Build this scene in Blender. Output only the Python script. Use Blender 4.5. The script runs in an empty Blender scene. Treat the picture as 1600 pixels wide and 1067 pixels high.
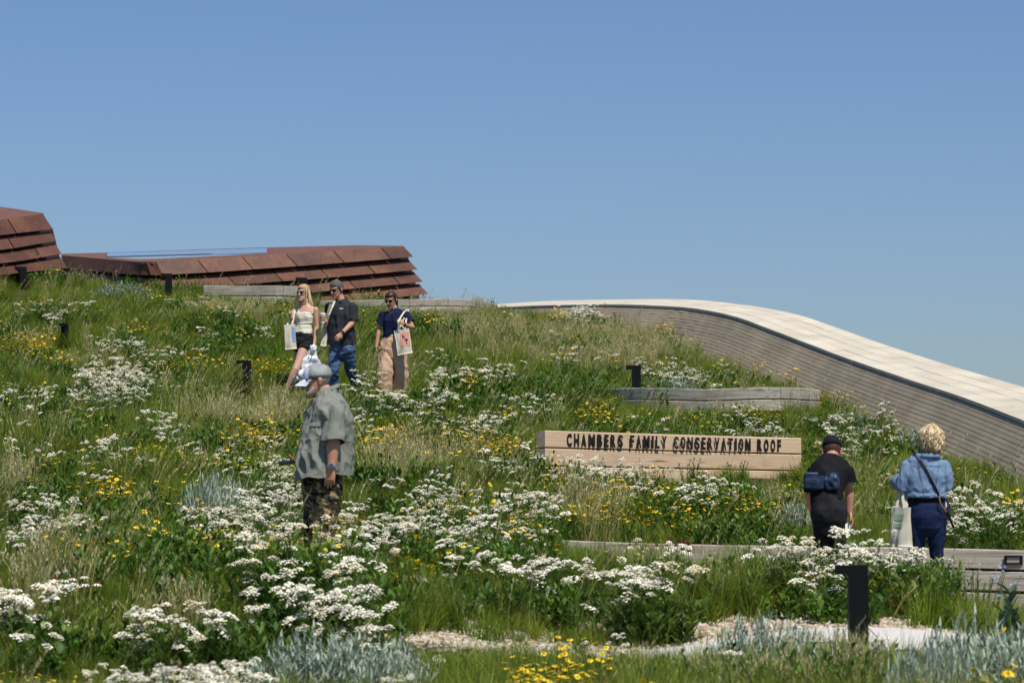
import bpy, bmesh, math, random
import numpy as np
from mathutils import Vector, Matrix, Euler, Quaternion, noise
R = math.radians
PI = math.pi
rng = random.Random(7)
nrg = np.random.default_rng(7)
C = bpy.context.scene.collection
S = bpy.context.scene

# ------------------------------------------------------------------ camera
FPX = 4666.7                      # 105 mm lens on a 36 mm sensor, 1600 px wide
PITCH = math.atan(266.5 / FPX)
CAMZ = 1.6
cam_d = bpy.data.cameras.new('camera'); cam = bpy.data.objects.new('camera', cam_d); C.objects.link(cam)
cam.location = (0, 0, CAMZ); cam.rotation_euler = (PI/2 + PITCH, 0, 0)
cam_d.sensor_width = 36; cam_d.lens = 105; cam_d.clip_start = .5; cam_d.clip_end = 12000
cam_d.dof.use_dof = True; cam_d.dof.focus_distance = 36; cam_d.dof.aperture_fstop = 5.0
S.camera = cam

# ------------------------------------------------------------------ sky, sun, exposure
SUN_AZ = R(29)      # from behind the camera (-Y) towards the right (+X)
SUN_EL = R(61)
to_sun = Vector((math.sin(SUN_AZ)*math.cos(SUN_EL), -math.cos(SUN_AZ)*math.cos(SUN_EL), math.sin(SUN_EL)))
W = bpy.data.worlds.new('World'); S.world = W; W.use_nodes = True
nt = W.node_tree; nt.nodes.clear()
sky = nt.nodes.new('ShaderNodeTexSky'); sky.sky_type = 'NISHITA'; sky.sun_disc = False
sky.sun_elevation = SUN_EL; sky.sun_rotation = PI - SUN_AZ
sky.altitude = 1100; sky.air_density = 1.3; sky.dust_density = 1.5; sky.ozone_density = 4.0
tint = nt.nodes.new('ShaderNodeMix'); tint.data_type = 'RGBA'; tint.blend_type = 'MULTIPLY'
tint.inputs[0].default_value = 1; tint.inputs[7].default_value = (.67, .77, .985, 1)
bg = nt.nodes.new('ShaderNodeBackground'); bg.inputs[1].default_value = .095
wo = nt.nodes.new('ShaderNodeOutputWorld')
nt.links.new(sky.outputs[0], tint.inputs[6]); nt.links.new(tint.outputs[2], bg.inputs[0]); nt.links.new(bg.outputs[0], wo.inputs[0])
sun_d = bpy.data.lights.new('sun', 'SUN'); sun_d.energy = 4.6; sun_d.angle = R(.53); sun_d.color = (1, .95, .87)
sun = bpy.data.objects.new('sun', sun_d); C.objects.link(sun); sun.location = (20, -10, 40)
sun.rotation_euler = to_sun.to_track_quat('Z', 'Y').to_euler()
S.view_settings.view_transform = 'Standard'; S.view_settings.look = 'None'
S.view_settings.exposure = 0; S.view_settings.gamma = 1; S.view_settings.use_curve_mapping = False
S.cycles.max_bounces = 6; S.cycles.diffuse_bounces = 3; S.cycles.transmission_bounces = 3; S.cycles.glossy_bounces = 2
S.cycles.use_denoising = True

# ------------------------------------------------------------------ helpers
def at(px, py, Y):
    """world point at depth Y seen at photograph pixel (px, py)"""
    u = (px - 800) / FPX; v = (533.5 - py) / FPX
    c, s = math.cos(PITCH), math.sin(PITCH)
    d = Vector((u, c - v*s, s + v*c))
    t = Y / d.y
    return Vector((d.x*t, Y, CAMZ + d.z*t))
def proj(X, Y, Z):
    c, s = math.cos(PITCH), math.sin(PITCH)
    z = Z - CAMZ
    f = Y*c + z*s; up = -Y*s + z*c
    return 800 + FPX*X/f, 533.5 - FPX*up/f

def link(o, parent=None):
    C.objects.link(o)
    if parent is not None: o.parent = parent
    return o
def tag(o, label=None, cat=None, group=None, kind=None):
    if label: o['label'] = label
    if cat: o['category'] = cat
    if group: o['group'] = group
    if kind: o['kind'] = kind
    return o
def empty(name, loc, label, cat, group=None):
    o = bpy.data.objects.new(name, None); o.location = loc; o.empty_display_size = .2
    link(o); return tag(o, label, cat, group)
def mesh_obj(name, verts, faces, mat, parent=None, smooth=False, world=False):
    me = bpy.data.meshes.new(name); me.from_pydata([tuple(v) for v in verts], [], faces); me.update()
    if mat: me.materials.append(mat)
    if smooth: me.shade_smooth()
    return link(bpy.data.objects.new(name, me), parent)
def bm_obj(name, bm, mat, parent=None, smooth=False):
    me = bpy.data.meshes.new(name); bmesh.ops.recalc_face_normals(bm, faces=bm.faces); bm.to_mesh(me); bm.free()
    if mat: me.materials.append(mat)
    if smooth: me.shade_smooth()
    return link(bpy.data.objects.new(name, me), parent)

class MB:
    """vertex / face collector"""
    def __init__(s): s.v = []; s.f = []; s.c = []
    def add(s, vs, fs, col=None):
        o = len(s.v); s.v += [tuple(v) for v in vs]; s.f += [tuple(i+o for i in f) for f in fs]
        s.c += [col]*len(fs)
    def box(s, p0, p1):
        x0,y0,z0 = p0; x1,y1,z1 = p1
        s.add([(x0,y0,z0),(x1,y0,z0),(x1,y1,z0),(x0,y1,z0),(x0,y0,z1),(x1,y0,z1),(x1,y1,z1),(x0,y1,z1)],
              [(0,3,2,1),(4,5,6,7),(0,1,5,4),(1,2,6,5),(2,3,7,6),(3,0,4,7)])
    def tube(s, pts, rads, n=6, cap=True):
        pts = [Vector(p) for p in pts]; rings = []
        ref = Vector((.13, .37, .9)) if abs((pts[-1]-pts[0]).normalized().z) < .8 else Vector((1, .1, 0))
        for i, p in enumerate(pts):
            t = (pts[min(i+1, len(pts)-1)] - pts[max(i-1, 0)]).normalized()
            a = t.cross(ref).normalized(); b = t.cross(a)
            r = rads[i] if hasattr(rads, '__len__') else rads
            rings.append([p + (a*math.cos(k*2*PI/n) + b*math.sin(k*2*PI/n))*r for k in range(n)])
        vs = [v for r in rings for v in r]; fs = []
        for i in range(len(rings)-1):
            for k in range(n): fs.append((i*n+k, i*n+(k+1)%n, (i+1)*n+(k+1)%n, (i+1)*n+k))
        if cap: fs.append(tuple(range(n-1, -1, -1))); fs.append(tuple((len(rings)-1)*n+k for k in range(n)))
        s.add(vs, fs)
    def ribbon(s, pts, w, side, th=.002, col=None):
        """flat strap following pts"""
        side = Vector(side).normalized(); pts = [Vector(p) for p in pts]; vs = []; fs = []
        for i, p in enumerate(pts):
            t = (pts[min(i+1, len(pts)-1)] - pts[max(i-1, 0)]).normalized()
            sd = (side - t*side.dot(t)).normalized(); nn = t.cross(sd)
            for a, b in ((-1,-1),(1,-1),(1,1),(-1,1)): vs.append(p + sd*a*w/2 + nn*b*th/2)
        for i in range(len(pts)-1):
            for k in range(4): fs.append((i*4+k, i*4+(k+1)%4, (i+1)*4+(k+1)%4, (i+1)*4+k))
        fs.append((3,2,1,0)); m = (len(pts)-1)*4; fs.append((m,m+1,m+2,m+3))
        s.add(vs, fs, col)
    def mesh(s, name, mats, smooth=False):
        me = bpy.data.meshes.new(name); me.from_pydata(s.v, [], s.f); me.update()
        if not isinstance(mats, (list, tuple)): mats = [mats]
        for m in mats: me.materials.append(m)
        if len(mats) > 1: me.polygons.foreach_set('material_index', [c or 0 for c in s.c])
        if smooth: me.shade_smooth()
        return me
    def obj(s, name, mats, parent=None, smooth=False):
        return link(bpy.data.objects.new(name, s.mesh(name, mats, smooth)), parent)

# ------------------------------------------------------------------ materials
def nodes_of(name, rough=.8, spec=.3, metal=0):
    m = bpy.data.materials.new(name); m.use_nodes = True; t = m.node_tree; t.nodes.clear()
    out = t.nodes.new('ShaderNodeOutputMaterial'); b = t.nodes.new('ShaderNodeBsdfPrincipled')
    b.inputs['Roughness'].default_value = rough; b.inputs['Metallic'].default_value = metal
    b.inputs['Specular IOR Level'].default_value = spec
    t.links.new(b.outputs[0], out.inputs[0]); return m, t, b
def ramp(t, stops, inp):
    r = t.nodes.new('ShaderNodeValToRGB'); e = r.color_ramp.elements
    while len(e) < len(stops): e.new(.5)
    for k, (p, c) in enumerate(stops): e[k].position = p; e[k].color = (*c, 1)
    t.links.new(inp, r.inputs[0]); return r.outputs[0]
def noise_n(t, scale, detail=5, vec=None, rough=.55, dist=0):
    n = t.nodes.new('ShaderNodeTexNoise'); n.inputs['Scale'].default_value = scale; n.inputs['Detail'].default_value = detail
    n.inputs['Roughness'].default_value = rough; n.inputs['Distortion'].default_value = dist
    if vec is not None: t.links.new(vec, n.inputs['Vector'])
    return n.outputs[0]
def coords(t, kind='Object', scale=(1,1,1), rot=(0,0,0)):
    c = t.nodes.new('ShaderNodeTexCoord'); m = t.nodes.new('ShaderNodeMapping')
    m.inputs['Scale'].default_value = scale; m.inputs['Rotation'].default_value = rot
    t.links.new(c.outputs[kind], m.inputs[0]); return m.outputs[0]
def mixc(t, a, b, fac, mode='MIX'):
    m = t.nodes.new('ShaderNodeMix'); m.data_type = 'RGBA'; m.blend_type = mode
    for sock, v in ((6, a), (7, b)):
        if isinstance(v, tuple): m.inputs[sock].default_value = (*v, 1)
        else: t.links.new(v, m.inputs[sock])
    if isinstance(fac, (int, float)): m.inputs[0].default_value = fac
    else: t.links.new(fac, m.inputs[0])
    return m.outputs[2]
def bump(t, b, h, strength=.3, dist=.01):
    n = t.nodes.new('ShaderNodeBump'); n.inputs['Strength'].default_value = strength; n.inputs['Distance'].default_value = dist
    t.links.new(h, n.inputs['Height']); t.links.new(n.outputs[0], b.inputs['Normal'])
def simple(name, col, rough=.8, spec=.3, var=.15, scale=20, bmp=0, metal=0, bd=.004):
    m, t, b = nodes_of(name, rough, spec, metal)
    v = coords(t); n = noise_n(t, scale, 5, v)
    lo = tuple(c*(1-var) for c in col); hi = tuple(min(1, c*(1+var)) for c in col)
    t.links.new(ramp(t, [(.3, lo), (.7, hi)], n), b.inputs['Base Color'])
    if bmp: bump(t, b, noise_n(t, scale*6, 3, v), bmp, bd)
    return m
def obj_random(t):
    o = t.nodes.new('ShaderNodeObjectInfo'); return o.outputs['Random']

def leafmat(name, stops, trans=.35, tip=None, rough=.6, patch=None):
    """foliage: colour varies by plant (instance) and softly over the meadow; thin, so some light passes"""
    m = bpy.data.materials.new(name); m.use_nodes = True; t = m.node_tree; t.nodes.clear()
    out = t.nodes.new('ShaderNodeOutputMaterial')
    b = t.nodes.new('ShaderNodeBsdfPrincipled'); b.inputs['Roughness'].default_value = rough; b.inputs['Specular IOR Level'].default_value = .35
    tr = t.nodes.new('ShaderNodeBsdfTranslucent'); mx = t.nodes.new('ShaderNodeMixShader'); mx.inputs[0].default_value = trans
    col = ramp(t, stops, obj_random(t))
    g = t.nodes.new('ShaderNodeNewGeometry'); 
    if patch:
        n = noise_n(t, .35, 3, g.outputs['Position'])
        col = mixc(t, col, patch, ramp(t, [(.5, (0,0,0)), (.66, (.75,.75,.75))], n))
    if tip:
        a = t.nodes.new('ShaderNodeAttribute'); a.attribute_name = 'tip'
        col = mixc(t, col, tip, a.outputs['Fac'])
    rp = t.nodes.new('ShaderNodeMapRange'); rp.inputs[3].default_value = .45; rp.inputs[4].default_value = 1.6
    t.links.new(g.outputs['Random Per Island'], rp.inputs[0])
    h = t.nodes.new('ShaderNodeHueSaturation'); t.links.new(rp.outputs[0], h.inputs['Value']); t.links.new(col, h.inputs['Color'])
    col = h.outputs[0]
    t.links.new(col, b.inputs['Base Color'])
    t.links.new(mixc(t, col, (1.0, 1.0, .5), .5, 'MULTIPLY') if False else col, tr.inputs['Color'])
    t.links.new(b.outputs[0], mx.inputs[1]); t.links.new(tr.outputs[0], mx.inputs[2]); t.links.new(mx.outputs[0], out.inputs[0])
    return m
M = {}
M['grass'] = leafmat('green_grass', [(0, (.048,.115,.005)), (.3, (.105,.200,.009)), (.6, (.180,.280,.014)), (.85, (.27,.345,.028)), (1, (.38,.39,.06))], .52, tip=(.36,.38,.07), patch=(.16,.19,.02))
M['dry'] = leafmat('dry_grass', [(0, (.36,.32,.09)), (.5, (.47,.42,.14)), (1, (.24,.30,.05))], .4, tip=(.62,.55,.27))
M['yleaf'] = leafmat('yarrow_leaf', [(0, (.065,.12,.018)), (1, (.13,.19,.035))], .4)
M['forb'] = leafmat('forb_leaf', [(0, (.045,.11,.012)), (.5, (.08,.17,.018)), (1, (.16,.24,.03))], .4, rough=.5)
M['broad'] = leafmat('broad_leaf', [(0, (.07,.12,.055)), (1, (.10,.15,.07))], .25, rough=.4)
M['sage'] = leafmat('sage_leaf', [(0, (.25,.32,.23)), (1, (.40,.47,.36))], .2, rough=.75)
M['white'] = leafmat('white_petal', [(0, (.86,.81,.64)), (.6, (.91,.87,.73)), (1, (.76,.68,.47))], .3, rough=.8)
M['yellow'] = leafmat('yellow_petal', [(0, (.88,.66,.02)), (1, (.84,.52,.012))], .2)
M['blue'] = leafmat('blue_petal', [(0, (.22,.32,.75)), (1, (.30,.38,.8))], .25)
M['maroon'] = simple('maroon_cone', (.09,.012,.012), .8)
M['rust_cone'] = simple('brown_cone', (.05,.02,.01), .8)

def wood_mat(name, cols, grain=40, knots=True, dark=(.05,.035,.022), rough=.75, bmp=.5, stain=(.30,.15,.075)):
    m, t, b = nodes_of(name, rough, .25)
    tc = t.nodes.new('ShaderNodeTexCoord'); oi = t.nodes.new('ShaderNodeObjectInfo')
    ad = t.nodes.new('ShaderNodeVectorMath'); ad.operation = 'ADD'
    sc = t.nodes.new('ShaderNodeVectorMath'); sc.operation = 'SCALE'; sc.inputs['Scale'].default_value = 37
    cb = t.nodes.new('ShaderNodeCombineXYZ'); t.links.new(oi.outputs['Random'], cb.inputs[0]); t.links.new(oi.outputs['Random'], cb.inputs[2])
    t.links.new(cb.outputs[0], sc.inputs[0]); t.links.new(tc.outputs['Object'], ad.inputs[0]); t.links.new(sc.outputs[0], ad.inputs[1])
    mp = t.nodes.new('ShaderNodeMapping'); mp.inputs['Scale'].default_value = (1.1, 6, grain); t.links.new(ad.outputs[0], mp.inputs[0])
    g = noise_n(t, 1, 6, mp.outputs[0], .65, .6)
    col = ramp(t, [(.28, cols[0]), (.5, cols[1]), (.75, cols[2])], g)
    big = noise_n(t, 2.2, 3, ad.outputs[0])
    col = mixc(t, col, stain, ramp(t, [(.56, (0,0,0)), (.72, (.6,.6,.6))], big))
    cr = noise_n(t, 1, 3, mp.outputs[0], .4, 1.2)
    crk = ramp(t, [(.63, (0,0,0)), (.70, (1,1,1))], cr)
    col = mixc(t, col, dark, crk)
    tone = t.nodes.new('ShaderNodeMapRange'); tone.inputs[3].default_value = .82; tone.inputs[4].default_value = 1.12
    t.links.new(oi.outputs['Random'], tone.inputs[0])
    h = t.nodes.new('ShaderNodeHueSaturation'); t.links.new(tone.outputs[0], h.inputs['Value']); t.links.new(col, h.inputs['Color'])
    t.links.new(h.outputs[0], b.inputs['Base Color'])
    bump(t, b, g, bmp, .006)
    return m
M['timber'] = wood_mat('weathered_timber', [(.22,.19,.15), (.43,.385,.31), (.62,.57,.48)])
M['signwood'] = wood_mat('sawn_pine', [(.47,.32,.19), (.62,.45,.29), (.72,.55,.38)], 46, dark=(.24,.13,.07), bmp=.35, stain=(.48,.32,.19))
M['black'] = simple('black_powder_coat', (.006,.006,.007), .6, .15, .1)
M['letter'] = simple('black_letter', (.010,.009,.009), .5, .4)

def corten():
    m, t, b = nodes_of('rusted_steel', .62, .35)
    v = coords(t, 'Object'); n = noise_n(t, 1.3, 6, v, .6); n2 = noise_n(t, 14, 5, v, .6)
    tc = coords(t, 'Object', (7, 7, .8)); st = noise_n(t, 1.6, 5, tc)
    col = ramp(t, [(.25, (.062,.029,.018)), (.5, (.125,.052,.029)), (.68, (.19,.080,.038)), (.85, (.30,.145,.08))], n)
    col = mixc(t, col, (.045,.018,.013), ramp(t, [(.4, (0,0,0)), (.75, (.6,.6,.6))], st))
    col = mixc(t, col, (.16,.065,.038), ramp(t, [(.55, (0,0,0)), (.8, (.5,.5,.5))], n2))
    tone = t.nodes.new('ShaderNodeMapRange'); tone.inputs[3].default_value = .72; tone.inputs[4].default_value = 1.25
    t.links.new(obj_random(t), tone.inputs[0])
    h = t.nodes.new('ShaderNodeHueSaturation'); t.links.new(tone.outputs[0], h.inputs['Value']); t.links.new(col, h.inputs['Color'])
    t.links.new(h.outputs[0], b.inputs['Base Color']); bump(t, b, n2, .15, .004)
    return m
M['corten'] = corten()
M['dark'] = simple('painted_gap_shade', (.03,.012,.009), .9)  # near-black colour that paints shade into gaps and recesses
M['steel_top'] = simple('rusted_top_plate', (.17,.075,.042), .6, .4, .25, 3)
g_, gt, gb = nodes_of('skylight_glass', .04, .9); gb.inputs['Base Color'].default_value = (.12,.17,.2,1); gb.inputs['Metallic'].default_value = .75; gb.inputs['Base Color'].default_value=(.75,.85,.92,1)
M['glass'] = g_
def stone(name, c, var=.08, speck=.5):
    m, t, b = nodes_of(name, .8, .25)
    v = coords(t, 'Object'); n = noise_n(t, 1.2, 5, v); n2 = noise_n(t, 60, 3, v)
    lo = tuple(x*(1-var*2) for x in c); hi = tuple(x*(1+var) for x in c)
    col = ramp(t, [(.3, lo), (.65, hi)], n)
    col = mixc(t, col, tuple(x*.6 for x in c), ramp(t, [(.55, (0,0,0)), (.8, (speck,)*3)], n2))
    tone = t.nodes.new('ShaderNodeMapRange'); tone.inputs[3].default_value = .92; tone.inputs[4].default_value = 1.05
    t.links.new(obj_random(t), tone.inputs[0])
    h = t.nodes.new('ShaderNodeHueSaturation'); t.links.new(tone.outputs[0], h.inputs['Value']); t.links.new(col, h.inputs['Color'])
    t.links.new(h.outputs[0], b.inputs['Base Color']); bump(t, b, n2, .15, .003); return m
M['coping'] = stone('cream_coping', (.63,.565,.435), .07, .4)
M['cladding'] = stone('taupe_cladding', (.41,.335,.225), .1, .35)
M['concrete'] = stone('pale_concrete', (.66,.63,.57), .06, .3)

def soil():
    m, t, b = nodes_of('meadow_soil', .95, .1)
    v = coords(t, 'Object'); n = noise_n(t, 3, 6, v); n2 = noise_n(t, 40, 4, v)
    col = ramp(t, [(.3, (.030,.034,.010)), (.55, (.05,.055,.018)), (.75, (.085,.07,.035))], n)
    col = mixc(t, col, (.12,.10,.05), ramp(t, [(.55, (0,0,0)), (.7, (.6,.6,.6))], n2))
    t.links.new(col, b.inputs['Base Color']); bump(t, b, n2, .6, .03); return m
M['soil'] = soil()
def prairie():
    m, t, b = nodes_of('prairie_ground', .95, .1)
    v = coords(t, 'Object'); n = noise_n(t, .02, 6, v); n2 = noise_n(t, 1.5, 4, v)
    col = ramp(t, [(.3, (.07,.085,.03)), (.6, (.13,.125,.05))], n); col = mixc(t, col, (.16,.14,.07), ramp(t, [(.5, (0,0,0)), (.7, (.5,.5,.5))], n2))
    t.links.new(col, b.inputs['Base Color']); return m
M['prairie'] = prairie()

# ------------------------------------------------------------------ terrain
CTRL = []   # (X, Y, Z)
def cz(px, Y, z): CTRL.append(((px-800)/FPX*Y, Y, z + CAMZ))
def cp(px, py, Y): p = at(px, py, Y); CTRL.append((p.x, p.y, p.z))
for X in (-9, -3, 3, 9):
    CTRL.append((X, -2, 0)); CTRL.append((X, 8, .22)); CTRL.append((X, 14, .42))
for px, Y, z in ((-300,18,-.95),(0,18,-1.0),(400,18,-1.08),(800,18,-1.1),(1300,18,-1.12),(1900,18,-1.15),
                 (0,24,-.5),(300,24,-.55),(500,24,-.6),(800,23,-.80),(1300,23.4,-.84),(1700,23.4,-1.05),
                 (0,34,.62),(300,34,.50),(550,34,.38),(850,36,.36),(1250,37.5,.42),(1600,34,.05),(1850,33,-.1),
                 (0,45,1.98),(250,45,1.70),(380,45,1.66),(100,52,2.78),(100,50,2.58),(550,45,1.72),(800,45,1.6),(1000,45,1.52),(1300,44,1.32),
                 (1050,27.9,-.42),(1300,27.9,-.50),(1600,27.9,-.55),(1900,27.9,-.55),(1400,32,-.05)):
    cz(px, Y, z)
for px, Y, z in ((480,23.3,-.44),(620,23.3,-.47),(360,23.3,-.46),(760,23.4,-.58),(500,21.9,-.82),(700,21.9,-.86),(200,21.9,-.72),(1000,24.4,-.62),(1300,24.4,-.66),(1450,24.4,-.72),(1600,24.4,-1.05),(1600,22.6,-.97)): cz(px, Y, z)
for px, py, Y in ((0,445,60),(150,458,60),(330,478,59),(470,488,60),(620,495,61),(760,502,62),(850,510,62),(200,520,53),(600,545,53),(800,560,53),
                  (1600,757,38),(1500,722,41.3),(1400,678,45),(1300,634,49),(1200,600,53),(1100,556,58),(950,520,63.2),
                  (1000,575,53)):
    cp(px, py, Y)
for px in (-400, 0, 300, 600, 850): CTRL.append(((px-800)/FPX*70, 70, (4.75 if px < 400 else 4.3) + CAMZ))
CTRL.append((-16, 34, 2.4)); CTRL.append((-16, 50, 5.0)); CTRL.append((-14, 18, .8))
_P = np.array(CTRL); _K = len(_P)
def _ker(d2): return np.where(d2 > 1e-9, .5*d2*np.log(np.maximum(d2, 1e-9)), 0)
_A = np.zeros((_K+3, _K+3)); _d = ((_P[:,None,:2]-_P[None,:,:2])**2).sum(-1)
_A[:_K,:_K] = _ker(_d) + np.eye(_K)*.8; _A[:_K,_K] = 1; _A[:_K,_K+1:] = _P[:,:2]; _A[_K,:_K] = 1; _A[_K+1:,:_K] = _P[:,:2].T
_w = np.linalg.solve(_A, np.concatenate([_P[:,2], [0,0,0]]))
def sstep(a, b, x): t = np.clip((x-a)/(b-a), 0, 1); return t*t*(3-2*t)
def ground(X, Y):
    X = np.atleast_1d(np.asarray(X, float)); Y = np.atleast_1d(np.asarray(Y, float)); out = np.zeros(X.size)
    for i in range(0, X.size, 20000):
        x = X.ravel()[i:i+20000]; y = Y.ravel()[i:i+20000]
        d2 = (x[:,None]-_P[None,:,0])**2 + (y[:,None]-_P[None,:,1])**2
        out[i:i+20000] = _ker(d2) @ _w[:_K] + _w[_K] + _w[_K+1]*x + _w[_K+2]*y
    x = X.ravel(); y = Y.ravel()
    # path cut in front of the long retaining wall
    m = sstep(.2, 1.6, x)*sstep(24.6, 25.6, y)*(1-sstep(27.93, 28.13, y))
    out = out - m*np.clip(out - (-.92 - .16*sstep(3.8, 4.3, x) + CAMZ), 0, 1)
    out += .05*np.sin(x*1.7+y*.6)*np.sin(y*1.1-x*.4)*sstep(16, 20, y)*(1-m)
    m2 = sstep(3.7, 4.1, x)*sstep(22.7, 23.3, y)*(1-sstep(27.93, 28.13, y)); out = out - m2*np.clip(out - (-1.12 + CAMZ), 0, 1)
    out -= .15*sstep(6, 12, y)*(1-sstep(20.45, 20.95, y))
    far = np.maximum(sstep(71, 88, y), sstep(14.5, 24, -x))
    out = out*(1-far) + (-1.2)*far
    return out.reshape(X.shape)
def gz(x, y): return float(ground(x, y)[0])

# rail of the parapet: px, back edge, front edge, depth
RAIL = [(1720,672,712,34.2),(1640,634,674,36.7),(1600,617,657,38),(1500,583,619,41.3),(1400,551,586,45),(1300,517,551,49),(1200,487,513,53),(1150,474.5,495,55.5),
        (1100,469,484,58),(1050,467,478.5,60.5),(950,468,475.5,64),(850,470.5,477,67),(780,474,480,70),(700,478,484,73)]
_rx = [r[0] for r in RAIL][::-1]; _rb = [r[1] for r in RAIL][::-1]
front = [at(px, yf, d) for px, yb, yf, d in RAIL]
# extend the parapet to the near side, outside the frame
e = (front[0]-front[2]).normalized(); front = [front[0] + e*k for k in (9, 6, 3)] + front
def catmull(P, n):
    out = []
    for i in range(len(P)-1):
        p0, p1, p2, p3 = P[max(i-1,0)], P[i], P[i+1], P[min(i+2,len(P)-1)]
        for k in range(n):
            t = k/n
            out.append(.5*((2*p1) + (p2-p0)*t + (2*p0-5*p1+4*p2-p3)*t*t + (3*p1-p0-3*p2+p3)*t**3))
    return out + [P[-1]]
fr = catmull(front, 12)
arc = [0]
for a, b_ in zip(fr, fr[1:]): arc.append(arc[-1] + (b_-a).length)
arc = np.array(arc); FR = np.array([tuple(p) for p in fr])
TOT = arc[-1]
def rail_at(s):
    return Vector([float(np.interp(s, arc, FR[:,k])) for k in range(3)])
def rail_frame(s):
    p = rail_at(s); t = rail_at(min(s+.35, TOT)) - rail_at(max(s-.35, 0)); t.z = 0; t.normalize()
    return p, Vector((t.y, -t.x, 0))       # outward normal (to the right / away from the meadow)
COPW = 1.15
def coping_rise(s):
    p, n = rail_frame(s); b_ = p + n*COPW
    px, py = proj(b_.x, b_.y, b_.z)
    if px > 1700 or px < 780: return .34 if px > 1700 else .14
    yb = float(np.interp(px, _rx, _rb)); q = at(px, yb, b_.y); return q.z - p.z
_ss = np.linspace(0, TOT, 160); _ris = np.array([coping_rise(s) for s in _ss])
_ris = np.convolve(np.pad(_ris, 6, 'edge'), np.ones(13)/13, 'valid'); _ris = np.clip(_ris, .06, .6)
def rise(s): return float(np.interp(s, _ss, _ris))
wallX_Y = FR[:,1]; 
def inside(X, Y):
    """left of the parapet's inner face"""
    lim = np.interp(Y, FR[:,1], FR[:,0], left=FR[0,0], right=-40)
    return X < lim

# terrain mesh
xs = np.arange(-26, 13, .3); ys = np.concatenate([np.arange(-6, 16, .6), np.arange(16, 27.8, .28), [27.91, 28.15], np.arange(28.4, 92, .28)])
GX, GY = np.meshgrid(xs, ys); GZ = ground(GX.ravel(), GY.ravel()).reshape(GX.shape)
nx = len(xs); ok = inside(GX, GY - .0) | (GX < np.interp(GY, FR[:,1], FR[:,0], left=9, right=-1.2) + .45) | ((GY > 73) & (GX < -1.2))
idx = -np.ones(GX.shape, int); idx[ok] = np.arange(ok.sum())
verts = np.stack([GX[ok], GY[ok], GZ[ok]], 1)
faces = []
for j in range(len(ys)-1):
    for i in range(nx-1):
        q = (idx[j,i], idx[j,i+1], idx[j+1,i+1], idx[j+1,i])
        if min(q) >= 0: faces.append(tuple(int(k) for k in q))
o = mesh_obj('meadow_ground', verts.tolist(), faces, M['soil'], smooth=True); tag(o, 'grassed sloping ground under the wildflower meadow', kind='structure')
mb = MB(); mb.add([(-6000,-3000,-1.3),(6000,-3000,-1.3),(6000,9000,-1.3),(-6000,9000,-1.3)], [(0,1,2,3)])
tag(mb.obj('prairie_ground', M['prairie']), 'flat prairie around the planted roof', kind='structure')

# ------------------------------------------------------------------ parapet
par = empty('parapet_wall', rail_at(12), 'long curving parapet with cream stone coping above taupe plank cladding, running down to the right edge', 'parapet')
pl = Vector(par.location)
def strip(name, s0, s1, prof, mat, parent, seg=None):
    """prof(s) -> closed cross-section as offsets (outward n, up z) list; swept from s0 to s1"""
    n = seg or max(2, int((s1-s0)/.8)+1); vs = []; k = None
    for i in range(n+1):
        s = s0 + (s1-s0)*i/n; p, nn = rail_frame(s)
        pr = prof(s); k = len(pr)
        for a, z in pr: vs.append(p + nn*a + Vector((0,0,z)) - pl)
    fs = []
    for i in range(n):
        for j in range(k): fs.append((i*k+j, i*k+(j+1)%k, (i+1)*k+(j+1)%k, (i+1)*k+j))
    fs.append(tuple(range(k))[::-1]); fs.append(tuple(n*k+j for j in range(k)))
    return vs, fs
# core behind the cladding, out to the far face which drops to the prairie
def core(s):
    p, n = rail_frame(s); r = rise(s); zb = -1.35 - p.z
    return [(.035, -.06), (.035-.56*1.3, -1.36), (.3, zb), (COPW+.25, zb), (COPW-.03, r-.14), (.5, r*.45-.07)]
vs, fs = strip('', 0, TOT, core, None, par, 70); mesh_obj('core', vs, fs, M['cladding'], par)
near_s = 3.0
# coping slabs: four rows
sl = 1.62; rows = 4
s = 0.0; col_i = 0
while s < TOT - .2:
    e1 = min(s + sl, TOT)
    for r in range(rows):
        a0 = r/rows*COPW - (.004 if r == 0 else 0); a1 = (r+1)/rows*COPW
        off = (r % 2)*sl*.5 if col_i else 0
        q0 = s + (sl*.5 if (r % 2 and s > 0) else 0); q1 = min(e1 + (sl*.5 if r % 2 else 0), TOT)
        if q1 - q0 < .1: continue
        j = rng.uniform(-.002, .003)
        def pr(x, a0=a0, a1=a1, j=j):
            k = rise(x); g = .005
            f = lambda a: k*(a/COPW)**.9 if a > 0 else k*a/COPW
            return [(a0+g, f(a0)+j-.05), (a1-g, f(a1)+j-.05), (a1-g, f(a1)+j), (a0+g, f(a0)+j)]
        vs, fs = strip('', q0+.006, q1-.006, pr, None, par, 3)
        mesh_obj('coping_slab', vs, fs, M['coping'], par)
    s += sl; col_i += 1
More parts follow.
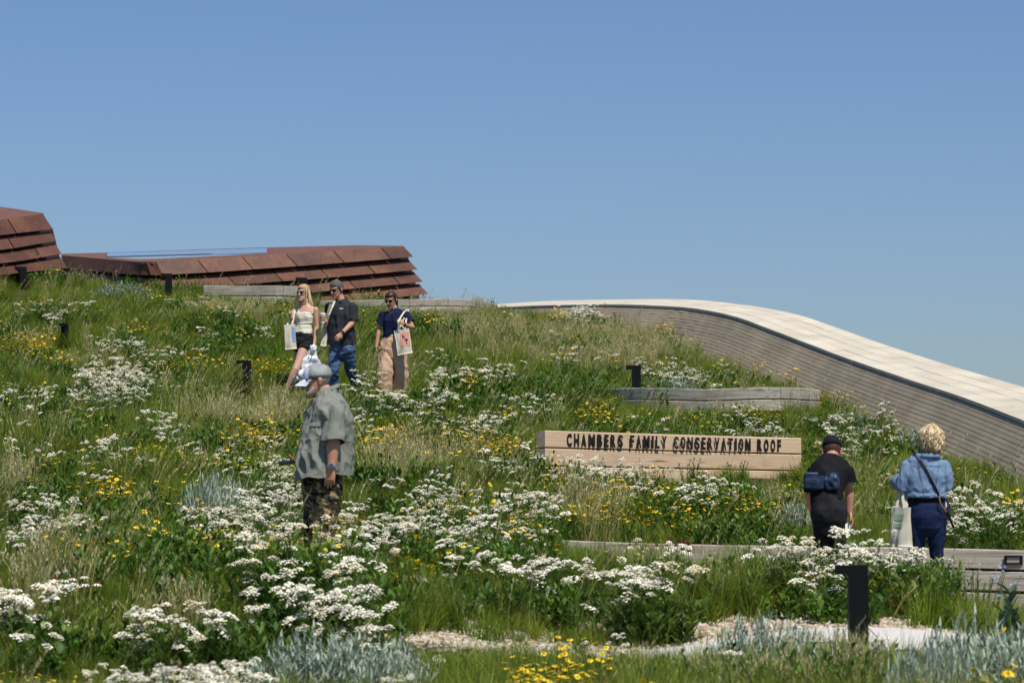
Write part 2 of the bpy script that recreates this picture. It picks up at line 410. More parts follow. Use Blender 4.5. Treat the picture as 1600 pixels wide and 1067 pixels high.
# cladding planks: lapped courses
BT = .56; CH = .057; n_pl = 0; rest = MB()
s_near = float(arc[np.argmin(np.abs(FR[:,1]-35.5))])
for c in range(16):
    s = s_near - rng.uniform(0, 1.0); s0_ = 0
    zt = -.062 - c*CH
    lst = []
    while s < TOT - .3:
        L = rng.choice((1.1, 1.35, 1.7)) ; lst.append((s, min(s+L, TOT))); s += L
    lst.insert(0, (0.0, lst[0][0]))
    for q0, q1 in lst:
        j = rng.uniform(0, .004)
        pr = lambda x, j=j, c=c, zt=zt: [(.0022+j*.3-BT*c*CH, zt), (.0002+j*.3-BT*(c+1)*CH, zt-CH+.003), (.06-BT*(c+1)*CH, zt-CH+.003), (.10-BT*c*CH, zt)]
        vs, fs = strip('', q0+.003, q1-.003, pr, None, par, 2 if q1-q0 < 2 else 12)
        if 0 < q0 < s_near + 23.5 and n_pl < 296: mesh_obj('cladding_plank', vs, fs, M['cladding'], par); n_pl += 1
        else: rest.add(vs, fs)
tag(rest.obj('far_cladding', M['cladding'], par), kind='stuff')
# added dark strip painting in the shade under the coping
vs, fs = strip('', 0, TOT, lambda s: [(.012, -.045), (.012, -.07), (.11, -.07), (.11, -.045)], None, par, 60); mesh_obj('painted_shade_strip', vs, fs, M['dark'], par)

# ------------------------------------------------------------------ rusted steel roof pavilions
def pavilion(label, T, rows, joints, drop, back, skylight=None, cend=1):
    """T: list of (px, y_of_row_top..., depth) stations along the eave: (px, [y edges], depth)"""
    base = at(T[0][0], T[0][1][-1], T[0][2]); root = empty('rusted_steel_pavilion', base, label, 'roof structure')
    B = Vector(root.location)
    px = [t[0] for t in T]; dep = [t[2] for t in T]; ne = len(T[0][1])
    def pt(x, e, inset=0):
        """x = px at row 1's top; e = fractional edge index; skew to the right with depth below the top"""
        ys_ = [float(np.interp(x, px, [t[1][k] for t in T])) for k in range(ne)]
        k = min(int(e), ne-1); y = ys_[k]
        y0 = ys_[0]; kr = 2*(k//2); yr = ys_[min(kr, ne-1)]; sk = ((yr-y0)*.50 + (y-yr)*drop)*float(np.interp(x, px, [t[3] for t in T]))
        d = float(np.interp(x, px, dep)) + inset - .0*(y-y0)
        return at(x+sk, y, d - .004*(y-y0))
    core_b = MB()
    for r in range(rows):
        e0, e1 = 2*r, 2*r+1
        js = joints[r]
        for a, b_ in zip(js, js[1:]):
            n = max(1, int((b_-a)/14)); q = []
            for k in range(n+1):
                x = a + (b_-a)*k/n; g = .8 if k == 0 else (-.8 if k == n else 0)
                tin = .14 if r else 0.0
                p1 = pt(x+g, e0, tin); p2 = pt(x+g, e1, 0)
                if r == 0: p1 = pt(x+g, e0, .06)
                q += [p1-B, p2-B, p2+Vector((0,.02,0))-B+Vector((0,0,.0)), p1+Vector((0,.02,0))-B]
            fs = []
            for k in range(n):
                for m_ in range(4): fs.append((k*4+m_, k*4+(m_+1)%4, (k+1)*4+(m_+1)%4, (k+1)*4+m_))
            fs.append((3,2,1,0)); fs.append((n*4, n*4+1, n*4+2, n*4+3))
            mesh_obj('cladding_panel', q, fs, M['corten'], root)
        # underside + set-back cavity below each row, its shade painted dark
    # set-back core following the rows, coloured dark as the shade under the overhangs
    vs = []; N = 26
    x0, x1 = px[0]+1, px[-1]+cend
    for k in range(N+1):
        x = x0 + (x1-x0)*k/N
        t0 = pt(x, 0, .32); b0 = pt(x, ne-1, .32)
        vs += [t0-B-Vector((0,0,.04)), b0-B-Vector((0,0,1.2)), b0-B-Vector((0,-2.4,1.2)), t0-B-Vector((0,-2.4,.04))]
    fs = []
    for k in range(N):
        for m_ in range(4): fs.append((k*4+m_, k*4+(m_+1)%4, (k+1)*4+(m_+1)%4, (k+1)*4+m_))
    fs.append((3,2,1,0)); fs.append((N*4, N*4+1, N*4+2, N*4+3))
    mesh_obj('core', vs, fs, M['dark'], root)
    # top plate: front edge follows row 1, back edge follows 'back'
    bx = [b_[0] for b_ in back]; by = [b_[1] for b_ in back]; bd = [b_[2] for b_ in back]
    N = 30; vs = []
    F = []
    for k in range(N+1):
        x = px[0] + (px[-1]-px[0])*k/N; f_ = pt(x, 0, .06)
        xb = bx[0] + (bx[-1]-bx[0])*k/N; b1 = at(xb, float(np.interp(xb, bx, by)), float(np.interp(xb, bx, bd)))
        F.append((f_-B, b1-B))
    cols = 8
    grid = [[f_.lerp(b1, m_/cols) for m_ in range(cols+1)] for f_, b1 in F]
    hole = set()
    if skylight:
        i0, i1, j0, j1 = skylight
        hole = {(i, j) for i in range(i0, i1) for j in range(j0, j1)}
    vs = [p for row in grid for p in row] + [p-Vector((0,0,.05)) for row in grid for p in row]
    W_ = cols+1; off = (N+1)*W_
    fs = []
    for i in range(N):
        for j in range(cols):
            if (i, j) in hole: continue
            a = i*W_+j; fs.append((a, a+W_, a+W_+1, a+1)); fs.append((off+a, off+a+1, off+a+W_+1, off+a+W_))
    for i in range(N):
        for j in (0, cols): a = i*W_+j; fs.append((a, a+W_, off+a+W_, off+a))
    for j in range(cols):
        for i in (0, N): a = i*W_+j; fs.append((a, a+1, off+a+1, off+a))
    mesh_obj('top_plate', vs, fs, M['steel_top'], root)
    if skylight:
        q = [grid[i0][j0], grid[i1][j0], grid[i1][j1], grid[i0][j1]]
        ins = [p+Vector((0,0,.026)) for p in q]
        vs = ins + [p-Vector((0,0,.03)) for p in ins]
        mesh_obj('skylight_glass', vs, [(0,1,2,3),(7,6,5,4),(0,1,5,4),(1,2,6,5),(2,3,7,6),(3,0,4,7)], M['glass'], root)
        fb = MB(); vs = q + ins
        for k in range(4):
            a, b_ = q[k], q[(k+1)%4]; u = Vector((0,0,.004))
            fb.ribbon([a+u, b_+u], .03, (b_-a).cross(Vector((0,0,1))), .008)
        fb.obj('skylight_frame', M['corten'], root)
    # side skirts closing the ends
    return root
# edges per station: row1 top, row1 bottom, row2 top, row2 bottom, ...
T1 = [(96,[399,419,424,440,445,460,465,480],66.5,0.0),(200,[408,428.5,433,450,455,470,475,490],63.2,.0),(222,[409.5,430,434.5,452,456,471,475,491],62.4,.25),(240,[409,430,434,451,455,470,474,490],62.2,.5),
      (320,[405,425,429,446.5,450.5,467,471,486],62.7,1),(460,[396,415,418.5,436,439.5,456,459.5,475],63.6,1),
      (590,[387.5,405,408.5,425,428,444,447,463],64.6,1),(631,[384.5,401,404.5,420.5,424,439.5,443,459],65,1)]
J1 = [[96,228,308,378,447,521,595,631],[96,180,225,270,340,414,486,560,628],[96,200,262,330,385,450,520,590,627],[96,230,300,370,440,510,560,626]]
BK1 = [(96,396.5,70.5),(180,394.5,70),(385,387.5,69),(560,383.2,68),(631,384.4,66.2)]
pav1 = pavilion('long low rusted steel pavilion with lapped panels and flat skylight, behind the walkers', T1, 4, J1, .93, BK1, (4, 18, 2, 6))
T0 = [(-150,[372,394,399,415,420,437,442,456],56,0),(-60,[352,374,379,396,400,416,420,434],58,.7),(0,[344,366,370,387.5,392,407.5,412,425],59.5,1),(68,[334,358,362,376,380,396,401,418],61,1)]
J0 = [[-150,-60,12,68],[-150,-80,-2,66],[-150,-40,30,64],[-150,-90,-10,62]]
BK0 = [(-150,330,64),(-60,320,64),(0,323,64.5),(68,333,62)]
pav0 = pavilion('tall rusted steel roof pavilion with four lapped rows, cut off by the left edge', T0, 4, J0, .62, BK0, cend=-14)

# ------------------------------------------------------------------ timber walls
def timber_wall(label, stations, rows, h, gap, depth, cuts, mat='timber', name='timber_retaining_wall', cat='retaining wall', plumb=True, post=False):
    """stations: (px, y of top front edge, depth). cuts[row]: list of px joints"""
    P = catmull([at(*s_) for s_ in stations], 6); pxs = [proj(*p)[0] for p in P]
    mid = P[len(P)//2]; root = empty(name, (mid.x, mid.y, mid.z - rows*(h+gap)), label, cat); B = Vector(root.location)
    PA = np.array([tuple(p) for p in P])
    def pos(x): return Vector([float(np.interp(x, pxs, PA[:,k])) for k in range(3)])
    def nrm(x):
        t = pos(min(x+4, pxs[-1])) - pos(max(x-4, pxs[0])); t.z = 0; t.normalize(); return Vector((-t.y, t.x, 0))
    for r in range(rows):
        cs = cuts[r % len(cuts)]
        for a, b_ in zip(cs, cs[1:]):
            org = pos((a+b_)/2); t = pos(b_) - pos(a); ang = math.atan2(t.y, t.x)
            j = rng.uniform(-.006, .006); n = max(2, int((b_-a)/12)); bev = .008
            M_ = Matrix.Translation(org) @ Matrix.Rotation(ang, 4, 'Z'); Mi = M_.inverted()
            vs = []
            for k in range(n+1):
                x = a + (b_-a)*k/n; p = pos(x); nn = nrm(x)
                tt = Vector((nn.y, -nn.x, 0)); p = p + tt*(.004 if k == 0 else (-.004 if k == n else 0))
                z1 = -r*(h+gap); z0 = z1 - h
                for aa, zz in ((j, z1-bev), (j, z0+bev), (j+bev, z0), (depth, z0), (depth, z1), (j+bev, z1)):
                    vs.append(Mi @ (p + nn*aa + Vector((0,0,zz))))
            fs = []
            for k in range(n):
                for m_ in range(6): fs.append((k*6+m_, k*6+(m_+1)%6, (k+1)*6+(m_+1)%6, (k+1)*6+m_))
            fs.append((5,4,3,2,1,0)); fs.append(tuple(n*6+m_ for m_ in range(6)))
            o = mesh_obj('timber_beam' if mat == 'timber' else 'plank', vs, fs, M[mat], root)
            o.matrix_parent_inverse = Matrix.Identity(4); o.location = org - B; o.rotation_euler = (0, 0, ang)
    # backing behind the gaps, its dark colour standing in for their shade
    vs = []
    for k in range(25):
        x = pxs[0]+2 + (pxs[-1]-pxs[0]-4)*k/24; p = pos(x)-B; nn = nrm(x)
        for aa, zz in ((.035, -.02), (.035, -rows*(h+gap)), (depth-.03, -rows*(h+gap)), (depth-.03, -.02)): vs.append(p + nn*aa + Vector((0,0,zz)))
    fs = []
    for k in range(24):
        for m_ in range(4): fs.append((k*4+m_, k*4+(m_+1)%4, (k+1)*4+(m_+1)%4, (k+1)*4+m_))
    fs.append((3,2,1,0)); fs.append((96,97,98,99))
    mesh_obj('gap_shade_backing', vs, fs, M['dark'], root)
    return root, pos, nrm
timber_wall('short weathered timber wall with rusty stained end, beside the blonde woman on the crest',
            [(318,446,60.2),(380,446.5,60),(440,446.5,59.8),(466,448,60.4)], 2, .20, .02, .22, [[318,395,443,452,466],[318,360,443,453,466]])
timber_wall('pale weathered timber wall on the crest below the long rusted pavilion, ending in a dark curved end',
            [(490,470,61),(560,469,61),(650,467.5,61),(700,467,61.2),(745,469.5,62),(771,474,64)], 2, .14, .015, .22, [[490,560,640,700,728,752,771],[490,600,680,735,771]])
timber_wall('grey two-beam timber wall behind the numeral-shaped light, with rust stained blocks at its right end',
            [(925,609,46.2),(960,607,45),(1010,606,44.2),(1100,608,43.6),(1170,605.5,43.4),(1220,605,43.6),(1255,606.5,44.2),(1282,609,45.4)], 2, .165, .015, .24,
            [[925,1015,1220,1235,1251,1266,1282],[925,1100,1220,1235,1251,1266,1282]])
fw, fpos, fnrm = timber_wall('long low timber wall with a recessed black light, behind the two visitors at right',
            [(850,842,28.0),(930,846,28.0),(1060,850,28.0),(1250,853,28.0),(1400,855,28.0),(1500,857,28.0),(1640,861,27.9),(1760,864,27.8)], 4, .18, .022, .24,
            [[850,945,1230,1372,1640,1760],[850,1100,1372,1520,1760],[850,1150,1450,1760],[850,1200,1500,1760]])
FB = Vector(fw.location)
# recessed wall light in the top beam
p = fpos(1583) + Vector((0,0,-.09)) - FB
mb = MB()
for (x0,z0,x1,z1) in ((-.085,.026,.085,.042),(-.085,-.042,.085,-.026),(-.085,-.026,-.062,.026),(.062,-.026,.085,.026)): mb.box((p.x+x0,p.y-.022,p.z+z0),(p.x+x1,p.y+.0,p.z+z1))
lf = mb.obj('wall_light', M['black'], fw)
mb = MB(); mb.box((p.x-.062,p.y-.008,p.z-.026),(p.x+.062,p.y+.0,p.z+.026)); mb.obj('lens', simple('frosted_lens', (.30,.28,.23), .4), lf)
sign, spos, snrm = timber_wall('pale sawn timber sign wall with raised black capital letters, standing in the meadow',
            [(851,672.5,35.0),(950,675.6,35.6),(1050,678.6,36.2),(1150,681.6,36.8),(1252,684.2,37.4)], 3, .195, .014, .16,
            [[851,1252]], 'signwood', 'timber_sign', 'sign')
SB = Vector(sign.location)
def letters(txt, parent, B):
    a = spos(885); b_ = spos(1219.5); t = b_ - a; L = t.length; ang = math.atan2(t.y, t.x); slope = math.asin(t.z/L)
    adv = {}
    glyph = {}
    for ch in sorted(set(txt.replace(' ', ''))):
        cu = bpy.data.curves.new('g', 'FONT'); cu.body = ch; cu.size = .215; cu.extrude = .0045; cu.offset = .0075; cu.resolution_u = 3
        ob = bpy.data.objects.new('g', cu); C.objects.link(ob); dg = bpy.context.evaluated_depsgraph_get(); dg.update()
        me = bpy.data.meshes.new_from_object(ob.evaluated_get(dg)); bpy.data.objects.remove(ob)
        co = np.array([v.co[:] for v in me.vertices]); x0, x1 = co[:,0].min(), co[:,0].max()
        y0, y1 = co[:,1].min(), co[:,1].max()
        wid = {'I': .028, 'M': .095, 'N': .082, 'W': .1, 'E': .062, 'F': .06, 'L': .058}.get(ch, .074)
        for v in me.vertices:
            v.co.x = (v.co.x-x0)/(x1-x0)*wid; v.co.y = (v.co.y-y0)/(y1-y0)*.152
        me.materials.append(M['letter']); me.name = 'letter'
        glyph[ch] = me; adv[ch] = wid
    sp = .042; tot = sum(adv.get(c, sp) for c in txt); ngap = len(txt)-1; g = (L - tot)/ngap
    x = 0
    for ch in txt:
        if ch != ' ':
            o = bpy.data.objects.new('letter', glyph[ch]); link(o, parent)
            p = a + t*(x/L) - Vector((0,0,.178)) - snrm(1050)*.006
            o.location = p - B; o.rotation_euler = Euler((PI/2, -slope, ang), 'XYZ')
        x += adv.get(ch, sp) + g
letters('CHAMBERS FAMILY CONSERVATION ROOF', sign, SB)

# ------------------------------------------------------------------ numeral-shaped path lights
def path_light_proto():
    mb = MB(); th = .045; w = .135; H = .9
    # seen from the front: upright bar with a flag to the left at the top (local x right, y depth)
    xs_ = (-.125, -.035, .10)
    zf = H-.085
    prof = [(-.035,0),(.10,0),(.10,zf),(.10,H),(-.125,H),(-.125,zf),(-.035,zf)]
    vs = [(x,-th,z) for x,z in prof] + [(x,th,z) for x,z in prof]; n = 7
    fs = [(0,1,2,6),(6,2,3,4,5),(13,9,8,7),(12,11,10,9,13)] + [(k+n,(k+1)%n+n,(k+1)%n,k) for k in range(n)]
    mb.add(vs, fs); return mb.mesh('post', M['black'])
plm = path_light_proto()
lensb = MB(); lensb.box((-.115,-.035,.9-.0885),(-.045,.035,.9-.085)); lensm = lensb.mesh('lens', simple('light_lens', (.35,.34,.3), .4))
basb = MB(); basb.box((-.07,-.07,-.02),(.135,.07,.012)); basm = basb.mesh('base_plate', M['black'])
LG = 'black numeral-shaped path lights'
lights = [  # px, y top, depth, rotation, label
    (1333,882.5,21.2,.02,'nearest black path light shaped like a numeral one, beside the gravel path'),
    (382,563,45.6,.12,'black numeral-shaped path light in the meadow left of the walkers'),
    (991,571,45.0,-.05,'black numeral-shaped path light in front of the grey timber wall'),
    (33.5,417,59,.25,'black numeral-shaped path light below the tall rusted pavilion at far left'),
    (261,427.5,60.5,.2,'black numeral-shaped path light before the long pavilion, left of the timber wall'),
    (294,438,64,.9,'small dark path light just visible beside the left end of the timber wall'),
    (472,434,61.2,.3,'black path light standing behind the blonde woman'),
    (100,505.5,52,1.35,'black path light seen edge on, low in the meadow at upper left')]
for px, yt, d, rz, lab in lights:
    p = at(px, yt, d); z0 = gz(p.x, p.y)
    r = empty('path_light', (p.x, p.y, z0-.01), lab, 'path light', LG)
    sc = (p.z - z0 + .01)/.9
    r.rotation_euler = (0, 0, rz); 
    for nm, me in (('post', plm), ('lens', lensm), ('base_plate', basm)):
        o = link(bpy.data.objects.new(nm, me), r); o.scale = (1, 1, sc)
# ------------------------------------------------------------------ path: pale concrete with a gravel shoulder
def path_mid(x): return 21.6 + .10*x
vs = []; fs = []; N = 60
def ribbon_ground(name, f0, f1, x0, x1, mat, lift, N=60, th=.08, K=4):
    vs = []; fs = []
    for k in range(N+1):
        x = x0 + (x1-x0)*k/N
        for j in range(K+1):
            y = f0(x) + (f1(x)-f0(x))*j/K; z = gz(x, y) + lift; vs.append((x, y, z))
    for k in range(N):
        for j in range(K): a = k*(K+1)+j; fs.append((a, a+K+1, a+K+2, a+1))
    # skirt
    o = mesh_obj(name, vs, fs, mat, smooth=False)
    m = o.modifiers.new('thick', 'SOLIDIFY'); m.thickness = th; m.offset = -1
    return o
def slab_near(x): return 20.6 + .25*max(0, x-1) + .05*math.sin(x*1.3)
def slab_far(x): return 21.4 + .52*max(0, x-.8)
# concrete slabs, cut every 1.8 m
pth = bpy.data.objects.new('concrete_path', None); link(pth); tag(pth, 'pale concrete path slabs crossing the foreground', kind='structure')
x = .85
while x < 7.5:
    x1 = x + 1.8
    o = ribbon_ground('path_slab', slab_near, slab_far, x+.005, x1-.005, M['concrete'], .05, 10); o.parent = pth
    x = x1
def gravel_mat():
    m, t, b = nodes_of('gravel_bed', .9, .2)
    v = coords(t); vo = t.nodes.new('ShaderNodeTexVoronoi'); vo.inputs['Scale'].default_value = 28; t.links.new(v, vo.inputs['Vector'])
    col = ramp(t, [(0, (.34,.26,.17)), (.4, (.48,.40,.29)), (.7, (.58,.51,.40)), (1, (.66,.60,.50))], vo.outputs['Color'])
    t.links.new(col, b.inputs['Base Color']); bump(t, b, vo.outputs['Distance'], 1, .02); return m
M['gravel'] = gravel_mat()
tag(ribbon_ground('gravel_path', lambda x: 20.9, lambda x: 23.2, -1.6, 8, M['gravel'], .02, 60), 'tan gravel beside the concrete path', kind='structure')
tag(ribbon_ground('gravel_path', lambda x: 25.7, lambda x: 27.4, 1.6, 8, M['gravel'], .02, 40), 'gravel path below the long timber wall', kind='structure')

# ------------------------------------------------------------------ plants: prototypes
protoC = {}
def proto(coll, mb, mats, tips=None):
    c = protoC.setdefault(coll, bpy.data.collections.new(coll))
    me = mb.mesh(coll, mats)
    if tips is not None:
        a = me.attributes.new('tip', 'FLOAT', 'POINT'); a.data.foreach_set('value', tips)
    o = bpy.data.objects.new('%s_%02d' % (coll, len(c.objects)), me); c.objects.link(o); return o
def blade(mb, tips, base, L, w, az, lean, curve, n=3, t0=0, t1=.6, col=None, flat=None):
    """bent tapering blade"""
    d = Vector((math.cos(az), math.sin(az), 0)); sd = Vector((-math.sin(az), math.cos(az), 0))
    if flat is not None: sd = Vector((math.cos(flat), math.sin(flat), 0))
    p = Vector(base); vs = []; ang = lean
    for k in range(n+1):
        ww = w*(1 - (k/n)**1.7)*.5 if k < n else 0
        if k == n: vs.append(p.copy()); tips.append(t1)
        else: vs += [p - sd*ww, p + sd*ww]; tips += [t0 + (t1-t0)*k/n]*2
        p = p + (d*math.sin(ang) + Vector((0,0,math.cos(ang))))*L/n; ang += curve/n
    fs = [(2*k, 2*k+1, 2*k+3, 2*k+2) for k in range(n-1)] + [(2*n-2, 2*n-1, 2*n)]
    mb.add(vs, fs, col)
def tuft(nb, rad, h0, h1, w, lean=.25, curve=.9, wind=.25, t1=.5):
    mb = MB(); tips = []
    for _ in range(nb):
        a = rng.uniform(0, 2*PI); r = rad*math.sqrt(rng.random()); L = rng.uniform(h0, h1)
        az = a + rng.gauss(0, .6)
        blade(mb, tips, (r*math.cos(a), r*math.sin(a), -.02), L, w*rng.uniform(.7,1.3), az, abs(rng.gauss(0, lean)), rng.uniform(.2, curve), 3, 0, t1*rng.random())
    V = np.array(mb.v); V[:,0] += wind*V[:,2]**2/.5; mb.v = [tuple(v) for v in V]
    return mb, tips
for k in range(5):
    mb, tp = tuft(60, .09, .20, .42, .008, .35, 1.9, .15, .45); proto('grass_proto', mb, M['grass'], tp)
for k in range(4):
    mb, tp = tuft(46, .05, .30, .52, .007, .30, 1.7, .3, .7); proto('grass_proto', mb, M['grass'], tp)
for k in range(3):
    mb, tp = tuft(44, .10, .16, .34, .012, .5, 1.6, .1, .25); proto('grass_proto', mb, M['grass'], tp)
def seed_stalk(mb, tips, base, H, az, lean, wind=.3, head=True, col=None):
    d = Vector((math.cos(az), math.sin(az), 0)); pts = []
    for k in range(5):
        t = k/4; h = H*t; pts.append(Vector(base) + d*math.sin(lean)*h + Vector((wind*h*h*.9, 0, h*math.cos(lean))))
    n0 = len(mb.v)
    mb.tube(pts, [.0022, .002, .0017, .0014, .001], 3, False); mb.c[-12:] = [col]*12 if False else mb.c[-12:]
    tips += [.5*min(1, (i//3)/4) for i in range(15)]
    if head:
        e = pts[-1]; dr = (pts[-1]-pts[-2]).normalized()
        for i in range(6):
            q = e - dr*(.012*i - .01); a = rng.uniform(0, 2*PI)
            blade(mb, tips, q, .035, .007, a, .35, .1, 2, .9, 1)
for k in range(6):
    mb, tp = tuft(34, .10, .22, .48, .0055, .22, .8, .4, .9)
    for i in range(9):
        a = rng.uniform(0, 2*PI); r = .08*rng.random()
        seed_stalk(mb, tp, (r*math.cos(a), r*math.sin(a), 0), rng.uniform(.36, .60), rng.uniform(0, 2*PI), abs(rng.gauss(0, .18)), rng.uniform(.25,.75))
    proto('dry_proto', mb, M['dry'], tp)
for k in range(3):   # plume grass: thick pale heads
    mb, tp = tuft(26, .07, .25, .5, .006, .2, .8, .3, .8)
    for i in range(6):
        az = rng.uniform(0, 2*PI); ln = abs(rng.gauss(0, .22)); H = rng.uniform(.40, .62); wd = rng.uniform(.2, .6)
        seed_stalk(mb, tp, (rng.gauss(0,.03), rng.gauss(0,.03), 0), H, az, ln, wd, False)
        d = Vector((math.cos(az), math.sin(az), 0))
        for s_ in range(16):
            t = .72 + .28*s_/15; h = H*t; q = d*math.sin(ln)*h + Vector((wd*h*h*.9, 0, h*math.cos(ln)))
            blade(mb, tp, q, .035, .008, rng.uniform(0, 2*PI), .45, 0, 2, .9, 1)
    proto('dry_proto', mb, M['dry'], tp)

for k in range(7):
    mb = MB(); tp = []
    for i in range(rng.choice((3,4,6))):
        az = rng.gauss(0, .8); ln = abs(rng.gauss(.25, .3)); H = rng.uniform(.4, .66); wd = rng.uniform(.3, .9); b_ = (rng.gauss(0,.05), rng.gauss(0,.05), 0)
        seed_stalk(mb, tp, b_, H, az, ln, wd, False); d = Vector((math.cos(az), math.sin(az), 0)); i0 = len(mb.v)-15
        for q in range(i0, i0+15): pass
        for s_ in range(12):
            t = .76 + .24*s_/11; h = H*t; q = Vector(b_) + d*math.sin(ln)*h + Vector((wd*h*h*.9, 0, h*math.cos(ln))); blade(mb, tp, q, .03, .006, rng.uniform(0, 2*PI), .35, 0, 2, .9, 1)
    proto('stalk_proto', mb, M['dry'], tp)

def ferny(mb, base, L, az, lean, w, n=9, col=0):
    """feathery leaf: a rib with narrow side leaflets"""
    d = Vector((math.cos(az), math.sin(az), 0)); sd = Vector((-math.sin(az), math.cos(az), 0)); p = Vector(base); ang = lean; tip = []
    for k in range(n):
        q = p + (d*math.sin(ang) + Vector((0,0,math.cos(ang))))*L/n; ww = w*math.sin(PI*(k+1.2)/(n+1.2))
        up = Vector((0,0,.25*ww))
        for s_ in (-1, 1):
            e = q + sd*s_*ww + d*ww*.5*math.sin(ang) + up + Vector((0,0,ww*.4*math.cos(ang)))
            mb.add([p, q, e], [(0,1,2)], col)
        p = q; ang += .9/n
def umbel(mb, c, r, n, col=1, tilt=0):
    """flat-topped head made of many tiny florets"""
    for i in range(n):
        a = i*2.39996; rr = r*math.sqrt((i+.5)/n); q = Vector(c) + Vector((rr*math.cos(a), rr*math.sin(a), -rr*rr/r*.55 + rng.uniform(-.002,.002) + tilt*rr*math.cos(a) + .30*rr*math.sin(a)))
        s_ = r*rng.uniform(.20, .31); t0 = rng.uniform(0, PI)
        ring = [q + Vector((s_*math.cos(t0+k*PI/2.5), s_*math.sin(t0+k*PI/2.5), -s_*.55)) for k in range(5)]
        mb.add([q + Vector((0,0,s_*.22))] + ring, [(0,k+1,(k+1)%5+1) for k in range(5)], col)
def yarrow(nst, rad, H, hr=(.016,.029), leaves=26):
    mb = MB()
    for i in range(leaves):
        a = rng.uniform(0, 2*PI); r = rad*1.1*math.sqrt(rng.random()); ferny(mb, (r*math.cos(a), r*math.sin(a), rng.uniform(0,.10)), rng.uniform(.14,.26), rng.uniform(0,2*PI), rng.uniform(.1,.6), .022)
    for i in range(nst):
        a = rng.uniform(0, 2*PI); r = rad*math.sqrt(rng.random()); h = H*rng.uniform(.55, 1.08); b = Vector((r*math.cos(a), r*math.sin(a), 0)); lean = Vector((rng.gauss(.05,.05), rng.gauss(0,.05), 0))
        top = b + lean*1.2 + Vector((b.x*.35, b.y*.35, h)); mid = b.lerp(top, .5) + Vector((0,0,.01))
        mb.tube([b, mid, top - Vector((0,0,.03))], [.0026,.0022,.0018], 3, False); mb.c[-6:] = [0]*6
        for k in range(5):
            t = .25 + .13*k; ferny(mb, b.lerp(top, t), rng.uniform(.05,.09), rng.uniform(0,2*PI), .7, .012, 5)
        nh = rng.choice((1,2,3,3))
        for k in range(nh):
            aa = rng.uniform(0,2*PI); off = Vector((math.cos(aa), math.sin(aa), 0))*(0 if k == 0 else rng.uniform(.035,.06)); hh = top + off + Vector((0,0,rng.uniform(-.025,.0)))
            mb.tube([top - Vector((0,0,.05)), hh - Vector((0,0,.006))], [.0016,.0014], 3, False); mb.c[-3:] = [0]*3
            umbel(mb, hh, rng.uniform(*hr)*(1 if k == 0 else .75), 16, 1, rng.uniform(-.45,.45))
    return mb
for k in range(6): proto('yarrow_proto', yarrow(rng.choice((4,5,6)), .10, .42), [M['yleaf'], M['white']])
for k in range(5): proto('yarrow_proto', yarrow(rng.choice((4,5)), .10, .42, (.026,.040)), [M['yleaf'], M['white']])
def daisy(mb, c, r, colp=1, colc=2, droop=.1, n=8, cone=.3, az=None, tilt=None):
    c = Vector(c); tl = tilt if tilt is not None else Vector((rng.gauss(.1,.25), rng.gauss(-.25,.25), 1)).normalized()
    u = tl.cross(Vector((0,1,0))).normalized(); v = tl.cross(u)
    for k in range(n):
        a = k*2*PI/n; d = u*math.cos(a) + v*math.sin(a); s_ = u*-math.sin(a) + v*math.cos(a)
        p0 = c + d*r*.2; p1 = c + d*r*.65 - tl*r*droop*.5; p2 = c + d*r - tl*r*droop; w = r*.28
        mb.add([p0-s_*w*.5, p0+s_*w*.5, p1+s_*w, p1-s_*w, p2], [(0,1,2,3),(3,2,4)], colp)
    rc = r*.27; ring = [c + (u*math.cos(k*PI/3)+v*math.sin(k*PI/3))*rc for k in range(6)]
    ring2 = [p*.35 + c*.65 + tl*rc*cone*2 for p in ring]
    mb.add(ring + [p for p in ring2], [(k,(k+1)%6,(k+1)%6+6,k+6) for k in range(6)] + [tuple(range(6,12))], colc)
def leafy(mb, base, L, w, az, lean, col=0, curl=.5):
    d = Vector((math.cos(az), math.sin(az), 0)); sd = Vector((-math.sin(az), math.cos(az), 0)); p = Vector(base); pts = []; ang = lean
    for k in range(5): pts.append(p.copy()); p = p + (d*math.sin(ang) + Vector((0,0,math.cos(ang))))*L/4; ang += curl/4
    wd = (.1, .75, 1, .65, 0); nn = [Vector((0,0,.18))]*5; vs = []
    for q, ww in zip(pts, wd): vs += [q - sd*w*ww*.5 + Vector((0,0,.15*w*ww)), q, q + sd*w*ww*.5 + Vector((0,0,.15*w*ww))]
    fs = []
    for k in range(4): a = k*3; fs += [(a,a+1,a+4,a+3),(a+1,a+2,a+5,a+4)]
    mb.add(vs, fs, col)
def yellow_plant(H, nst, fr=(.016,.022), cc=2):
    mb = MB()
    for i in range(30):
        a = rng.uniform(0,2*PI); r = .13*math.sqrt(rng.random()); leafy(mb, (r*math.cos(a), r*math.sin(a), rng.uniform(0,.2)), rng.uniform(.07,.13), .016, rng.uniform(0,2*PI), rng.uniform(.2,1))
    for i in range(nst):
        a = rng.uniform(0,2*PI); r = .11*math.sqrt(rng.random()); h = H*rng.uniform(.7,1.1); b = Vector((r*math.cos(a), r*math.sin(a), 0)); top = b*1.5 + Vector((rng.gauss(.03,.03), rng.gauss(0,.03), h))
        mb.tube([b, b.lerp(top,.5)+Vector((.005,0,0)), top], [.002,.0018,.0014], 3, False); mb.c[-6:] = [0]*6
        daisy(mb, top, rng.uniform(*fr), 1, cc, .15, 8, .35)
    return mb
for k in range(5): proto('yellow_proto', yellow_plant(.36, rng.choice((6,8,10))), [M['forb'], M['yellow'], M['rust_cone']])
